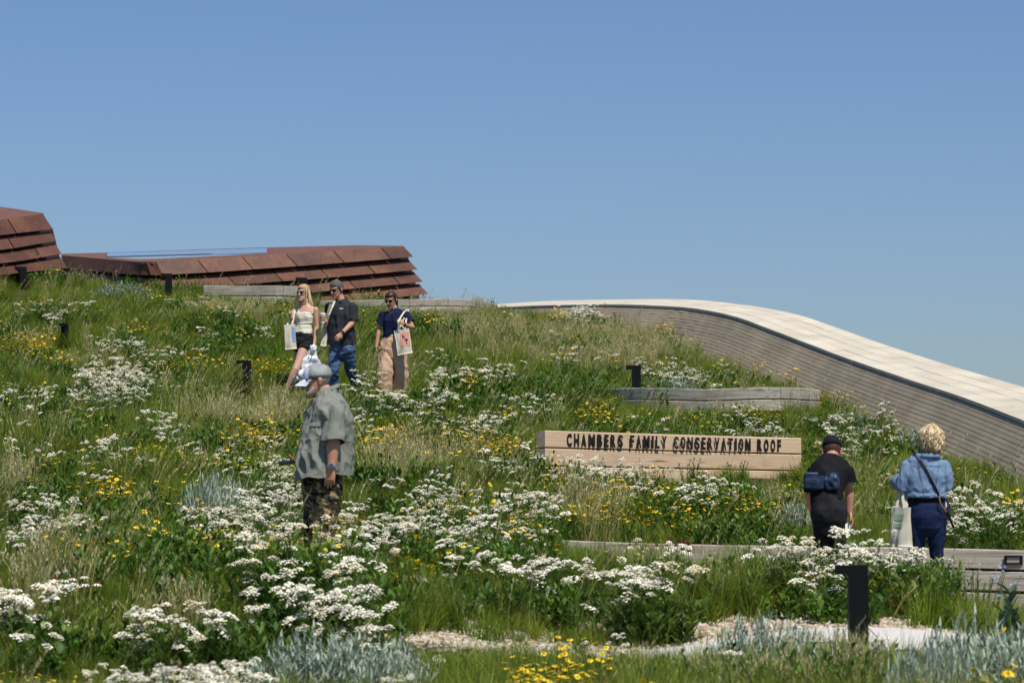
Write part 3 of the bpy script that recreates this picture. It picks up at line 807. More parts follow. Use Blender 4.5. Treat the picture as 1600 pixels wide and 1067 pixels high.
def forb(n, H, L, w, rad=.14, mat='forb', up=.5):
    mb = MB()
    for i in range(9):
        a = rng.uniform(0,2*PI); r = rad*.7*math.sqrt(rng.random()); b = Vector((r*math.cos(a), r*math.sin(a), 0)); top = b*1.8 + Vector((rng.gauss(0,.02), rng.gauss(0,.02), H*rng.uniform(.6,1)))
        mb.tube([b, b.lerp(top,.5), top], [.003,.0025,.0015], 3, False)
        m = n//9
        for k in range(m):
            q = b.lerp(top, (k+.6)/m); leafy(mb, q, L*rng.uniform(.7,1.15)*(1.1-.4*k/m), w*rng.uniform(.8,1.2), k*2.4+rng.random(), rng.uniform(up*.6, up*1.8))
    return mb
for k in range(5): proto('forb_proto', forb(90, .32, .075, .02), M['forb'])
for k in range(3): proto('forb_proto', forb(70, .22, .10, .034), M['forb'])
# low ground cover seen between tufts
for k in range(3):
    mb, tp = tuft(70, .15, .06, .17, .008, .6, 1.2, 0, .3); proto('grass_proto', mb, M['grass'], tp)

# ------------------------------------------------------------------ scatter
def gn_group(coll):
    g = bpy.data.node_groups.new('scatter_' + coll.name, 'GeometryNodeTree')
    g.interface.new_socket('Geometry', in_out='INPUT', socket_type='NodeSocketGeometry'); g.interface.new_socket('Geometry', in_out='OUTPUT', socket_type='NodeSocketGeometry')
    N = g.nodes; gi = N.new('NodeGroupInput'); go = N.new('NodeGroupOutput'); ip = N.new('GeometryNodeInstanceOnPoints'); ci = N.new('GeometryNodeCollectionInfo')
    ci.inputs['Collection'].default_value = coll; ci.inputs['Separate Children'].default_value = True; ci.inputs['Reset Children'].default_value = True
    def attr(nm, ty):
        a = N.new('GeometryNodeInputNamedAttribute'); a.data_type = ty; a.inputs[0].default_value = nm; return a.outputs[0]
    ip.inputs['Pick Instance'].default_value = True
    L = g.links; L.new(gi.outputs[0], ip.inputs['Points']); L.new(ci.outputs[0], ip.inputs['Instance'])
    L.new(attr('idx', 'INT'), ip.inputs['Instance Index']); L.new(attr('scl', 'FLOAT_VECTOR'), ip.inputs['Scale'])
    e = N.new('FunctionNodeEulerToRotation'); L.new(attr('rot', 'FLOAT_VECTOR'), e.inputs[0]); L.new(e.outputs[0], ip.inputs['Rotation'])
    L.new(ip.outputs[0], go.inputs[0]); return g
_groups = {}
def scatter(name, coll, P, scl, label, n_proto=None, tilt=.12, idx=None, spin=PI):
    n = len(P); me = bpy.data.meshes.new(name); me.vertices.add(n); me.vertices.foreach_set('co', np.asarray(P, np.float32).ravel())
    k = n_proto or len(protoC[coll].objects)
    idx = nrg.integers(0, k, n) if idx is None else idx
    a = me.attributes.new('idx', 'INT', 'POINT'); a.data.foreach_set('value', idx.astype(np.int32))
    a = me.attributes.new('scl', 'FLOAT_VECTOR', 'POINT'); s_ = np.repeat(np.asarray(scl, np.float32)[:,None], 3, 1); s_[:,2] *= nrg.uniform(.85, 1.15, n); a.data.foreach_set('vector', s_.astype(np.float32).ravel())
    a = me.attributes.new('rot', 'FLOAT_VECTOR', 'POINT'); r_ = np.stack([nrg.normal(0, tilt, n), nrg.normal(0, tilt, n), nrg.uniform(-spin, spin, n)], 1); a.data.foreach_set('vector', r_.astype(np.float32).ravel())
    o = link(bpy.data.objects.new(name, me)); tag(o, label, kind='stuff')
    if coll not in _groups: _groups[coll] = gn_group(protoC[coll])
    m = o.modifiers.new('scatter', 'NODES'); m.node_group = _groups[coll]; return o

def fbm(X, Y, f, seed=0):
    out = np.empty(len(X))
    for i, (x, y) in enumerate(zip(X, Y)): out[i] = noise.fractal(Vector((x*f+seed*17.3, y*f-seed*9.1, seed*3.7)), 1.0, 2.0, 3)
    return out
def blobs(px, py, B):
    """sum of soft elliptical patches"""
    v = np.zeros(len(px))
    for bx_, by_, rx, ry, s_ in B:
        q = ((px-bx_)/rx)**2 + ((py-by_)/ry)**2; v = np.maximum(v, s_*np.clip(1.45-q*1.0, 0, 1)*(q < 1.45))
    return v
WHITE = [(440,905,70,32,1),(520,925,80,45,1),(605,975,50,42,1),(840,868,60,28,.9),(920,905,80,32,1),(990,940,52,38,1),(965,975,30,12,.8),
 (560,815,90,30,.8),(680,800,120,35,.75),(800,800,70,30,.7),(650,850,140,22,.65),(700,765,130,22,.55),(360,805,80,24,.85),(430,775,50,18,.7),(60,800,75,26,.95),(35,945,65,42,.95),(90,985,40,20,.7),
 (290,1010,130,34,.85),(370,1030,60,24,.8),(110,700,120,16,.55),(200,738,80,13,.5),(360,690,85,16,.6),(430,740,60,18,.5),(500,790,60,20,.7),
 (180,592,52,34,.95),(190,527,42,13,.55),(85,612,50,11,.55),(20,580,28,11,.6),(250,550,32,10,.5),(60,478,70,14,.35),(375,508,65,12,.45),(130,470,40,8,.35),(330,470,40,8,.3),
 (740,580,70,12,.9),(640,622,100,13,.65),(720,655,85,12,.65),(850,622,75,16,.65),(590,655,60,12,.5),(700,548,60,9,.45),(860,553,40,8,.4),(560,585,30,16,.6),
 (910,490,46,8,.9),(1060,590,55,18,.45),(1020,572,40,12,.4),(1080,520,40,7,.4),(1250,650,130,16,.6),(1150,672,60,12,.5),(1335,682,60,22,.45),(1530,812,95,38,1),(1450,770,50,15,.3),(1540,770,60,12,.4),
 (960,728,105,20,.6),(1070,762,85,16,.65),(1160,832,80,18,.55),(1240,838,45,12,.5),(1360,905,95,30,.9),(1420,952,30,16,.9),(1170,950,90,13,.5),(1290,870,60,12,.55),(790,706,60,12,.45),(730,738,60,10,.35),(1370,880,60,14,.6),
 (1130,1005,40,14,.6),(850,985,50,12,.3),(1400,740,40,12,.3),(1330,640,60,10,.3),(1560,860,50,8,.4),(1310,830,60,18,.4),(240,655,60,10,.25),(900,560,80,18,.2),(200,800,40,14,.3),(1450,850,60,14,.4),(1300,868,70,16,1),(1370,885,70,22,1),(1400,930,60,20,.8),(1230,900,60,16,.5),(1190,945,80,14,.6)]
YELL = [(150,762,58,15,.9),(60,708,60,11,.8),(230,700,65,10,.55),(390,680,50,9,.7),(150,842,60,10,.5),(410,862,100,20,1),(290,567,45,8,.6),(440,572,30,12,.7),(60,535,55,11,.6),(610,685,52,9,.95),(780,690,65,14,.7),
 (930,635,50,13,.85),(1090,790,110,11,.9),(970,785,75,28,.6),(985,832,45,9,1),(860,1045,80,22,1),(1240,745,32,8,.6),(1300,605,22,9,.7),(1060,515,32,6,.8),(870,493,26,5,1),(690,800,80,20,.25),(30,1040,70,22,.6),(150,1030,60,20,.5),
 (1560,1050,50,20,.5),(1270,590,40,9,.6),(1560,778,40,7,.7),(1000,562,60,8,.25),(880,745,60,14,.4),(1000,760,60,14,.5),(390,560,60,8,.3),(1180,640,50,8,.3),(1370,760,60,12,.3),(20,600,40,8,.3),(1500,890,40,12,.3),(550,815,50,14,.25),(330,780,80,14,.2),(1220,540,60,10,.4),(700,600,60,8,.3),(250,720,60,12,.4)]
DRY = [(900,795,75,45,.9),(90,880,100,45,1),(35,735,40,35,.8),(225,775,50,22,.6),(950,535,130,36,1),(1050,555,60,20,.6),(800,520,120,25,.6),(650,705,90,35,.8),(1245,785,55,32,.8),(1500,775,50,20,.6),(1150,1045,60,22,.9),(1240,1045,50,20,.9),(1330,1040,70,22,1),
 (380,640,90,30,.7),(260,950,85,40,.9),(1130,885,150,30,.5),(350,480,90,18,.7),(500,480,60,14,.7),(60,520,120,20,.5),(130,560,80,22,.5),(470,620,70,30,.8),(750,720,80,30,.6),(1400,640,80,18,.5),(1180,700,60,12,.5),(1000,870,30,14,.8),(780,590,60,20,.3),(60,1045,60,22,.6),(700,480,120,12,.8),(100,440,100,10,.5),(1350,770,40,30,.4),(1210,730,40,20,.4),(30,640,60,20,.6),(1050,480,60,8,.4),(400,900,50,12,.3),(1290,1000,80,14,.6),(880,470,60,12,.7)]
LEAFY = [(70,775,80,20,.8),(130,800,80,22,.6),(720,620,65,22,.9),(1180,800,80,22,.7),(1050,955,60,28,.9),(1500,915,60,28,.5),(640,770,80,14,.5),(660,500,35,20,.5),(120,425,60,8,.9),(1100,610,60,12,.3),(1060,650,60,16,.5),(860,930,90,25,.5),(480,950,90,25,.5),(1120,830,80,25,.6),(770,980,70,20,.5),(200,1010,90,30,.4),(650,1030,60,20,.4),(1000,1030,90,22,.5),(1260,560,60,14,.5),(1400,895,90,40,.9),(1250,905,90,40,.6),(1120,900,80,40,.5),(1450,885,60,30,.8),(300,860,80,25,.5),(560,740,80,20,.4),(900,600,90,20,.4),(300,600,80,20,.4),(1250,1040,250,24,.9),(900,1010,100,14,.6),(1430,1010,80,20,.7),(1420,620,50,12,.4)]
def keep_clear(X, Y):
    """False on paths, under walls"""
    path = (Y > 20.9) & (Y < 21.66 + .52*np.maximum(0, X-.8)) & (X > .5)
    gl = (Y > 21.3) & (Y < 21.62) & (X <= .5) & (X > -.6)
    p2 = (Y > 25.7) & (Y < 27.95) & (X > 1.4)
    return ~(path | p2), gl
wall_tab = []
def cand(dens, y0, y1, margin=1.0):
    """random positions over the visible wedge of meadow, dens per square metre"""
    A = (y1-y0)*(.345*(y0+y1)/2 + 2*margin); n = int(A*dens)
    Y = nrg.uniform(y0, y1, n*2); hw = .1725*Y + margin; X = nrg.uniform(-1, 1, n*2)*(.1725*y1 + margin); m = np.abs(X) < hw
    X, Y = X[m], Y[m]; m = (X < np.interp(Y, FR[:,1], FR[:,0], left=9, right=-40) - .38) | (Y > 74)
    X, Y = X[m], Y[m]; c, gl = keep_clear(X, Y); m = c & ~(gl & (nrg.random(len(X)) < .72))
    # inside the walls' own thickness
    for pf, x0, x1 in ((fpos, 850, 1760), (spos, 851, 1252)):
        a = pf(x0); b_ = pf(x1); yy = np.interp(X, [a.x, b_.x], [a.y, b_.y]); m &= ~((X > a.x-.05) & (X < b_.x+.05) & (Y > yy-.06) & (Y < yy+.26))
    return X[m], Y[m]
LOW = [ # where the meadow is mown or grows low so that things behind stay in view: (px0, px1, y, depth)
 (450,552,800,23.9),(440,503,602,44.8),(503,566,600,44.8),(583,642,604,44.8),(1255,1338,850,25.9),(1393,1492,860,25.9),
 (851,930,704,35),(930,1030,722,35.4),(1030,1075,736,35.8),(1075,1170,728,36),(1170,1254,752,37),
 (1480,1660,926,27.9),(1370,1488,862,27.9),(860,1050,847,27.9),(1050,1370,850,27.9),
 (925,985,606,43.6),(985,1180,612,43.6),(1180,1284,638,43.6),(318,468,461,59.8),(488,772,479,60.8),(772,960,482,66),
 (366,398,626,45.5),(974,1006,628,44.9),(20,48,462,58.9),(248,274,464,60.4),(82,118,548,51.9),(1306,1360,986,21.2),
 (1000,1110,1006,20.9),(1110,1230,1000,20.9),(1230,1370,987,20.9),(1370,1575,999,20.9),(600,1000,1005,20.9),(-60,420,1052,18.9),(420,660,1056,18.3),(660,1000,1052,18.3),(1000,1660,1052,17.8),(90,235,446,61),(235,320,452,61),(-50,95,424,57),
 (640,1000,1004,21.3),(1060,1600,978,22.6),(1290,1600,716,0),(1600,1700,758,0)]
def cap_height(X, Y, Z, px, hn):
    """largest scale allowed for a plant hn tall"""
    m = np.full(len(X), 9.0); jit = nrg.normal(0, 5, len(X))
    for x0, x1, yl, d in LOW:
        k = (px > x0-3) & (px < x1+3) & (Y < d)
        if not k.any(): continue
        v = (533.5 - (yl + jit[k]))/FPX; c, s = math.cos(PITCH), math.sin(PITCH)
        zt = CAMZ + Y[k]*(s + v*c)/(c - v*s); m[k] = np.minimum(m[k], (zt - Z[k])/hn)
    return m
def put(X, Y): return np.stack([X, Y, ground(X, Y)], 1)
TD = []
for (y0, y1, dens) in ((6, 14, 22), (14, 24, 62), (24, 34, 56), (34, 48, 46), (48, 60, 40), (60, 70, 34)):
    X, Y = cand(dens, y0, y1); TD.append((X, Y))
X = np.concatenate([t[0] for t in TD]); Y = np.concatenate([t[1] for t in TD]); Z = ground(X, Y)
px, py = proj(X, Y, Z + .3)
f1 = fbm(X, Y, .45, 1); f2 = fbm(X, Y, 1.4, 2)
# green grass everywhere, thinner and lower where flowers or leafy plants take over
wv = blobs(px, py, WHITE); yv = blobs(px, py, YELL); dv = np.clip(blobs(px, py, DRY)*.9 + f1*.30 + .02 + .12*sstep(44,58,Y), 0, 1); lv = blobs(px, py, LEAFY)
near_sign = ((X > spos(851).x) & (X < spos(1252).x) & (Y > 33.2) & (Y < 36.5))
near_fw = ((Y > 27.9) & (Y < 29) & (X > 1))
r_ = nrg.random(len(X))
isdry = r_ < dv*.15 + .25*sstep(.62, .9, dv)
green = ~isdry & (nrg.random(len(X)) > np.where(Y < 26, .85, .6)*wv) & (nrg.random(len(X)) > .7*lv)
scale = (.74 + .30*f2 + .15*f1)*nrg.uniform(.7, 1.2, len(X))*(1-.35*wv)
scale = np.where(near_sign, np.minimum(scale, .45), scale); 
scale = np.where(((Y > 22.8) & (Y < 25.6) & (X > .5)) & (Y < 20.9), scale, scale); scale = np.where(Y < 20.95, scale*np.where(px > 620, 1.6, 1.0), scale); scale = np.where((Y > 22.8) & (Y < 25.6) & (X > .5), scale*1.5, scale)
zz = np.stack([X, Y, Z], 1)
P_ = zz[green]; s_ = np.maximum(.13, np.minimum(np.clip(scale[green], .35, 1.5), cap_height(X[green], Y[green], Z[green], px[green], .38)))
scatter('meadow_grass', 'grass_proto', P_, s_, 'tufts of green meadow grass covering the slope')
dm = isdry & ~near_sign 
P_ = zz[dm]; s_ = np.clip(scale[dm]*1.05, .5, 1.0); s_ = np.minimum(s_, cap_height(X[dm], Y[dm], Z[dm], px[dm], .62)); k_ = s_ > .25; P_ = P_[k_]; s_ = s_[k_]
s_ = np.where(P_[:,1] > 57, s_*.85, s_)
scatter('dry_grass', 'dry_proto', P_, s_, 'straw-coloured seeding grass leaning in the wind')
Xs, Ys = cand(1.5, 13, 66, .6); Zs = ground(Xs, Ys); pxs_, _ = proj(Xs, Ys, Zs); ss = np.minimum(nrg.uniform(.6, 1.15, len(Xs)), cap_height(Xs, Ys, Zs, pxs_, .58)); k_ = ss > .45
scatter('seed_stalks', 'stalk_proto', np.stack([Xs[k_], Ys[k_], Zs[k_]], 1), ss[k_], 'single pale seed stalks leaning over the grass', tilt=.1, spin=.5)
# yarrow
def species(name, coll, B, dens, gamma, bg_, label, h=.4, sc=(.8,1.15), hl=.4, tilt=.1, clump=0):
    XX = []; YY = []
    for (y0, y1, k) in ((13, 24, 1.2), (24, 34, 1), (34, 48, 1), (48, 66, 1)):
        a, b_ = cand(dens*k, y0, y1, .6); XX.append(a); YY.append(b_)
    X = np.concatenate(XX); Y = np.concatenate(YY); Z = ground(X, Y); px, py = proj(X, Y, Z + h)
    v = blobs(px, py, B); n = fbm(X, Y, 1.6, 5); n2 = fbm(X, Y, .5, 8)
    v = np.where((Y < 24.5) & (coll == 'yarrow_proto'), v*1.9, v); bg_ = np.where(Y < 21.5, bg_*.15, bg_); p_ = np.minimum(1, v)*np.clip(.55 + n*1.5, .0, 1) + bg_*np.clip(n2*3, 0, 1)*np.clip(n*2+.2, 0, 1)
    ns = ((X > spos(851).x) & (X < spos(1252).x) & (Y > 34.6) & (Y < 37.3))
    m = (nrg.random(len(X)) < p_**gamma) & ~ns
    sca = nrg.uniform(sc[0], sc[1], m.sum())*(1 + .25*n[m]); X, Y, Z, px = X[m], Y[m], Z[m], px[m]
    sca = np.where(((Y > 23) & (Y < 25.7) & (X > 1)) | (Y < 22.5), sca*1.25, sca); sca = np.minimum(sca, cap_height(X, Y, Z, px, hl)); k_ = sca > .38
    idx = None
    if coll == 'yarrow_proto': idx = np.where((Y[k_] < 23.6) | (nrg.random(k_.sum()) < .12), 6 + nrg.integers(0, 5, k_.sum()), nrg.integers(0, 6, k_.sum()))
    return scatter(name, coll, np.stack([X[k_], Y[k_], Z[k_]], 1), sca[k_], label, tilt=tilt, idx=idx), k_.sum()
o, n1 = species('yarrow_flowers', 'yarrow_proto', WHITE, 14, 1.35, .05, 'white flat-topped yarrow flowers spread through the meadow', .42)
o, n2 = species('yellow_flowers', 'yellow_proto', YELL, 24, 1.0, .16, 'small yellow daisy flowers in patches over the slope', .36, (.8,1.2))
o, n3 = species('leafy_plants', 'forb_proto', LEAFY+[(b[0],b[1]+18,b[2],b[3],b[4]*.45) for b in WHITE], 30, 1.0, .45, 'dark green leafy plants between the grasses', .25, (.8,1.3))
print('COUNTS grass', green.sum(), 'dry', isdry.sum(), 'yarrow', n1, 'yellow', n2, 'forb', n3)
# pebbles of the gravel
def peb():
    for k in range(5):
        bm = bmesh.new(); bmesh.ops.create_icosphere(bm, subdivisions=1, radius=.018)
        for v in bm.verts: v.co = Vector((v.co.x*rng.uniform(.8,1.3), v.co.y*rng.uniform(.7,1.2), v.co.z*rng.uniform(.5,.8)))
        me = bpy.data.meshes.new('pebble'); bm.to_mesh(me); bm.free(); me.materials.append(M['pebble'])
        c = protoC.setdefault('pebble_proto', bpy.data.collections.new('pebble_proto')); c.objects.link(bpy.data.objects.new('pebble_%d' % k, me))
m, t, b = nodes_of('pebble', .8, .3); t.links.new(ramp(t, [(0,(.42,.33,.22)),(.3,(.56,.47,.34)),(.6,(.68,.61,.50)),(.85,(.44,.31,.20)),(1,(.27,.22,.17))], obj_random(t)), b.inputs['Base Color']); M['pebble'] = m
peb()
PX = []; PY = []
X = nrg.uniform(-2, 6, 18000); Y = nrg.uniform(20.9, 23.35, 18000); m = ~((X > .85) & (Y > [slab_near(v)-.02 for v in X]) & (Y < [slab_far(v)+.02 for v in X])); m &= nrg.random(len(X)) < np.where(X < .9, .8, 1)
X = X[m]; Y = Y[m]; Xa = nrg.uniform(1.7, 6, 3000); Ya = nrg.uniform(25.7, 27.4, 3000); X = np.concatenate([X, Xa]); Y = np.concatenate([Y, Ya])
P_ = put(X, Y); P_[:,2] += .026
scatter('gravel', 'pebble_proto', P_, nrg.uniform(.5, 1.6, len(X))**1.3, 'loose tan and white pebbles on the path edge', tilt=.6)
# stray pebbles + a few stones at the end of the grey wall
# ------------------------------------------------------------------ individual plants
def sage_mesh(n=260, rad=.30, H=.34):
    mb = MB(); tp = []
    for i in range(n):
        a = rng.uniform(0,2*PI); r = rad*math.sqrt(rng.random()); h = H*(1-.55*(r/rad)**2)*rng.uniform(.7,1.1); b = Vector((r*math.cos(a)*.6, r*math.sin(a)*.6, 0)); top = Vector((r*math.cos(a)*1.1 + rng.gauss(.03,.02), r*math.sin(a)*1.1, h))
        mb.tube([b, b.lerp(top,.6)+Vector((0,0,.02)), top], [.0025,.002,.001], 3, False)
        for k in range(11):
            t = .3 + .7*k/10; q = b.lerp(top, t); L_ = rng.uniform(.03,.055)
            blade(mb, tp, q, L_, .010, rng.uniform(0,2*PI), rng.uniform(.2,.8), .3, 2)
    return mb.mesh('foliage', M['sage'])
sg = [sage_mesh(), sage_mesh(220, .26, .40), sage_mesh(240, .34, .28)]
SG = [ # px, py of the top, depth, scale, wide, label
 (186,441,57.5,1.35,1.5,'pale silver sage mound on the crest below the long pavilion'),(95,578,48,1.0,1.5,'silver sage clump left of the dense white yarrow patch'),
 (160,643,41,.95,1.9,'broad silver sage clump under the white yarrow patch at left'),(22,664,39,.95,1.3,'silver sage clump against the left edge, halfway down'),
 (412,650,40,.9,1.5,'silver sage clump just left of the grey shirted man'),(334,755,28.5,.95,1.1,'bright spiky silver sage left of the grey shirted man, amid yarrow'),
 (490,1003,18.6,1.1,1.35,'large blue-grey sage bush in the foreground, bottom centre left'),(600,1018,18.3,.9,1.2,'blue-grey sage bush touching the bottom centre sage'),
 (1240,800,29.8,1.1,.9,'silver sage bush left of the bending man in black'),(1368,668,42.5,1.1,1.2,'silver sage clump near the parapet, above the man in black'),
 (1425,676,41,.9,1.2,'silver sage clump beside the blonde head, near the parapet'),(1190,985,19.6,1.1,1.1,'blue-grey sage left of the nearest path light'),
 (1525,985,18.3,1.25,1.3,'blue-grey sage bush before the concrete path at right'),(1590,1015,17.2,1.4,1.2,'blue-grey sage bush in the bottom right corner'),(1455,1025,17.4,.9,1.1,'low blue-grey sage at the bottom, left of the corner bush'),
 (92,946,22.5,.7,1.0,'small blue-grey sage among maroon coneflowers at lower left'),(1050,590,46,.7,2.0,'small silvery clump right of the central path light'),
 (1330,650,43.5,.7,1.2,'small silvery clump right of the grey timber wall'),(740,798,28.5,.7,1.2,'small silvery clump amid the central yarrow')]
for i, (px, py, d, s_, w_, lab) in enumerate(SG):
    p = at(px, py, d); z0 = gz(p.x, p.y)
    r = empty('sagebrush', (p.x, p.y, z0), lab, 'shrub', 'silver sagebrush clumps'); o = link(bpy.data.objects.new('foliage', sg[i % 3]), r)
    hz_ = max(.2, p.z - z0 + .06)/(.34 if i % 3 == 0 else (.40 if i % 3 == 1 else .28)); hz_ = min(hz_, 1.9)
    hz_ = min(hz_, 1.15) if d > 40 else hz_; o.scale = (s_*w_, s_*1.1, hz_); r.rotation_euler = (0,0,rng.uniform(-.4,.4))
# broad-leaved plant
def big_leaf(n, L, w, H, rad, mat, up=.5):
    mb = MB()
    for i in range(n):
        a = rng.uniform(0,2*PI); r = rad*math.sqrt(rng.random()); z = rng.uniform(.0, H); b = Vector((r*.5*math.cos(a), r*.5*math.sin(a), 0)); q = Vector((r*math.cos(a), r*math.sin(a), z))
        mb.tube([b, q], [.004,.003], 3, False); leafy(mb, q, L*rng.uniform(.7,1.2), w*rng.uniform(.8,1.2), a + rng.gauss(0,.7), rng.uniform(.2,1.0), curl=.9)
    return mb
def plant(name, px, py, d, mb, mat, lab, cat, href, extra=None, sx=1):
    p = at(px, py, d); z0 = gz(p.x, p.y); r = empty(name, (p.x, p.y, z0), lab, cat)
    o = mb.obj('foliage', mat, r); o.scale = (sx, 1, max(.4, p.z - z0)/href); return r
plant('broadleaf_plant', 568, 862, 24.6, big_leaf(120, .15, .075, .28, .32, 'broad'), M['broad'], 'broad-leaved dark green plant among yarrow below the grey shirted man', 'plant', .40)
def shrub(ns, H, L, w, rad, lean=.15):
    mb = MB()
    for i in range(ns):
        a = rng.uniform(0,2*PI); r = rad*.6*math.sqrt(rng.random()); b = Vector((r*math.cos(a), r*math.sin(a), 0)); h = H*rng.uniform(.6,1.05); top = b*1.5 + Vector((rng.gauss(0,lean*h*.5), rng.gauss(0,lean*h*.5), h))
        mb.tube([b, b.lerp(top,.5), top], [.004,.003,.0015], 4, False)
        for k in range(26):
            t = .12 + .88*k/25; leafy(mb, b.lerp(top, t), L*rng.uniform(.7,1.1), w, k*2.4, rng.uniform(.5,1.0), curl=.4)
    return mb
plant('willow_shrub', 1150, 728, 34.6, shrub(16, .5, .06, .014, .2), M['forb'], 'bushy green willow shrub in front of the right end of the sign', 'shrub', .5)
plant('willow_shrub', 1082, 733, 34.3, shrub(13, .5, .06, .014, .16), M['forb'], 'narrow green willow shrub in front of the sign, left of the bushier one', 'shrub', .5)
plant('leafy_bush', 760, 575, 46.5, shrub(34, .5, .055, .028, .7), M['forb'], 'dark leafy bush capped with white flowers right of the woman in navy', 'shrub', .5, sx=1.3)
plant('milkweed_plant', 1592, 925, 20.3, shrub(5, .55, .13, .06, .12), M['broad'], 'tall broad-leaved plant at the right edge by the path', 'plant', .55)
fx = plant('flax_plant', 1520, 900, 24.3, shrub(26, .5, .035, .008, .32), M['forb'], 'bushy green flax with small blue flowers before the right end of the timber wall', 'plant', .5, sx=1.15)
mb = MB()
for i in range(46):
    a = rng.uniform(0,2*PI); r = .42*math.sqrt(rng.random()); daisy(mb, (r*math.cos(a)*1.3+.12, r*math.sin(a)*.8-.1, .30+rng.uniform(-.12,.18)), .017, 0, 1, .05, 5, .1)
mb.obj('blossom', [M['blue'], M['yellow']], fx)
plant('bunch_grass', 1440, 900, 24.0, tuft(260, .16, .35, .55, .005, .35, 1.0, .5, .2)[0], M['forb'], 'fine bright green bunch grass left of the blue flax', 'plant', .5)
def coneflower():
    mb = MB(); H = .46
    mb.tube([(0,0,0),(.006,0,H*.5),(.012,0,H)], [.0025,.0022,.002], 4, False); mb.c[-8:] = [0]*8
    c = Vector((.012,0,H)); 
    for k in range(9):
        a = k*2*PI/9; d = Vector((math.cos(a), math.sin(a), 0)); s_ = Vector((-math.sin(a), math.cos(a), 0)); w = .008
        p0 = c + d*.011; p1 = c + d*.026 + Vector((0,0,-.008)); p2 = c + d*.036 + Vector((0,0,-.028))
        mb.add([p0-s_*w*.5,p0+s_*w*.5,p1+s_*w,p1-s_*w,p2-s_*w*.7,p2+s_*w*.7], [(0,1,2,3),(3,2,5,4)], 1)
    rs = [(.013,-.004),(.016,.006),(.015,.016),(.009,.026)]; vs = []
    for r, z in rs: vs += [c + Vector((r*math.cos(k*PI/4), r*math.sin(k*PI/4), z)) for k in range(8)]
    fs = [(j*8+k, j*8+(k+1)%8, (j+1)*8+(k+1)%8, (j+1)*8+k) for j in range(3) for k in range(8)] + [tuple(range(24,32))]
    mb.add(vs, fs, 2)
    for k in range(6): leafy(mb, (.003,0,.03+.05*k), .07, .012, k*2.4, .5)
    return mb.mesh('coneflower', [M['forb'], M['white'], M['maroon']])
cfm = coneflower()
for pts, d, lab, grp in (([(988,837),(982,851),(998,849),(1010,858),(1018,852),(1031,841),(1034,851),(1042,853),(1028,850),(1058,851),(1064,846),(1074,849),(1067,857),(1078,860),(1100,867),(1061,846),(1040,849)], 27.2, 'white coneflower with maroon centre in the row beside the timber wall top', 'coneflowers beside the long timber wall'),
                    ([(1040,901),(1060,897),(1063,900)], 25.2, 'white coneflower with maroon centre right of the big yarrow mound', 'coneflowers right of the big yarrow mound'),
                    ([(100,946),(114,949),(132,950),(148,944),(80,963),(92,969),(103,965),(90,962),(137,929),(82,935)], 21.6, 'maroon centred coneflower at lower left beside small blue-grey sage', 'coneflowers at lower left'),
                    ([(252,606),(273,611),(280,620)], 44, 'maroon centred coneflower right of the dense yarrow patch', 'coneflowers right of the dense yarrow patch'),
                    ([(788,497),(797,493),(799,503)], 60, 'maroon and white coneflower on the crest near the wall end', 'coneflowers on the crest')):
    for x_, y_ in pts:
        dd = d + rng.uniform(-.3,.3); p = at(x_, y_, dd); z0 = gz(p.x, p.y); o = bpy.data.objects.new('coneflower', cfm); link(o)
        o.location = (p.x, p.y, z0); s_ = max(.3, p.z-z0)/.47; o.scale = (1, 1, s_); o.rotation_euler = (rng.gauss(0,.06), rng.gauss(0,.06), rng.uniform(0,6)); tag(o, lab, 'flower', grp)
# ------------------------------------------------------------------ people
def fabric(name, col, var=.12, rough=.85, weave=260, bmp=.12, spec=.2, scale=7):
    m, t, b = nodes_of(name, rough, spec)
    v = coords(t); n = noise_n(t, scale, 4, v); w = noise_n(t, weave, 2, v)
    c = ramp(t, [(.3, tuple(x*(1-var) for x in col)), (.7, tuple(min(1, x*(1+var)) for x in col))], n)
    t.links.new(c, b.inputs['Base Color']); bump(t, b, w, bmp, .002)
    return m
def denim(name, lo, hi):
    m, t, b = nodes_of(name, .85, .2); v = coords(t)
    n = noise_n(t, 9, 6, v, .65); w = noise_n(t, 160, 2, coords(t, 'Object', (1,1,.3)))
    c = ramp(t, [(.3, lo), (.7, hi)], n); c = mixc(t, c, tuple(min(1, x*1.5) for x in hi), ramp(t, [(.45, (0,0,0)), (.8, (.6,.6,.6))], w))
    t.links.new(c, b.inputs['Base Color']); bump(t, b, w, .25, .003); return m
def camo():
    m, t, b = nodes_of('camouflage_cloth', .85, .2); v = coords(t, 'Object', (1,1,1.9))
    def cst(scale, th, seed):
        mp = t.nodes.new('ShaderNodeVectorMath'); mp.operation = 'ADD'; mp.inputs[1].default_value = (seed, seed*2, seed); t.links.new(v, mp.inputs[0])
        n = noise_n(t, scale, 3, mp.outputs[0], .55, .8); r = t.nodes.new('ShaderNodeValToRGB'); r.color_ramp.interpolation = 'CONSTANT'
        r.color_ramp.elements[0].color = (0,0,0,1); r.color_ramp.elements[1].position = th; r.color_ramp.elements[1].color = (1,1,1,1); t.links.new(n, r.inputs[0]); return r.outputs[0]
    c = mixc(t, (.085,.075,.035), (.035,.026,.015), cst(11, .50, 1)); c = mixc(t, c, (.33,.25,.13), cst(9, .56, 5)); c = mixc(t, c, (.008,.008,.007), cst(12, .57, 9))
    t.links.new(c, b.inputs['Base Color']); return m
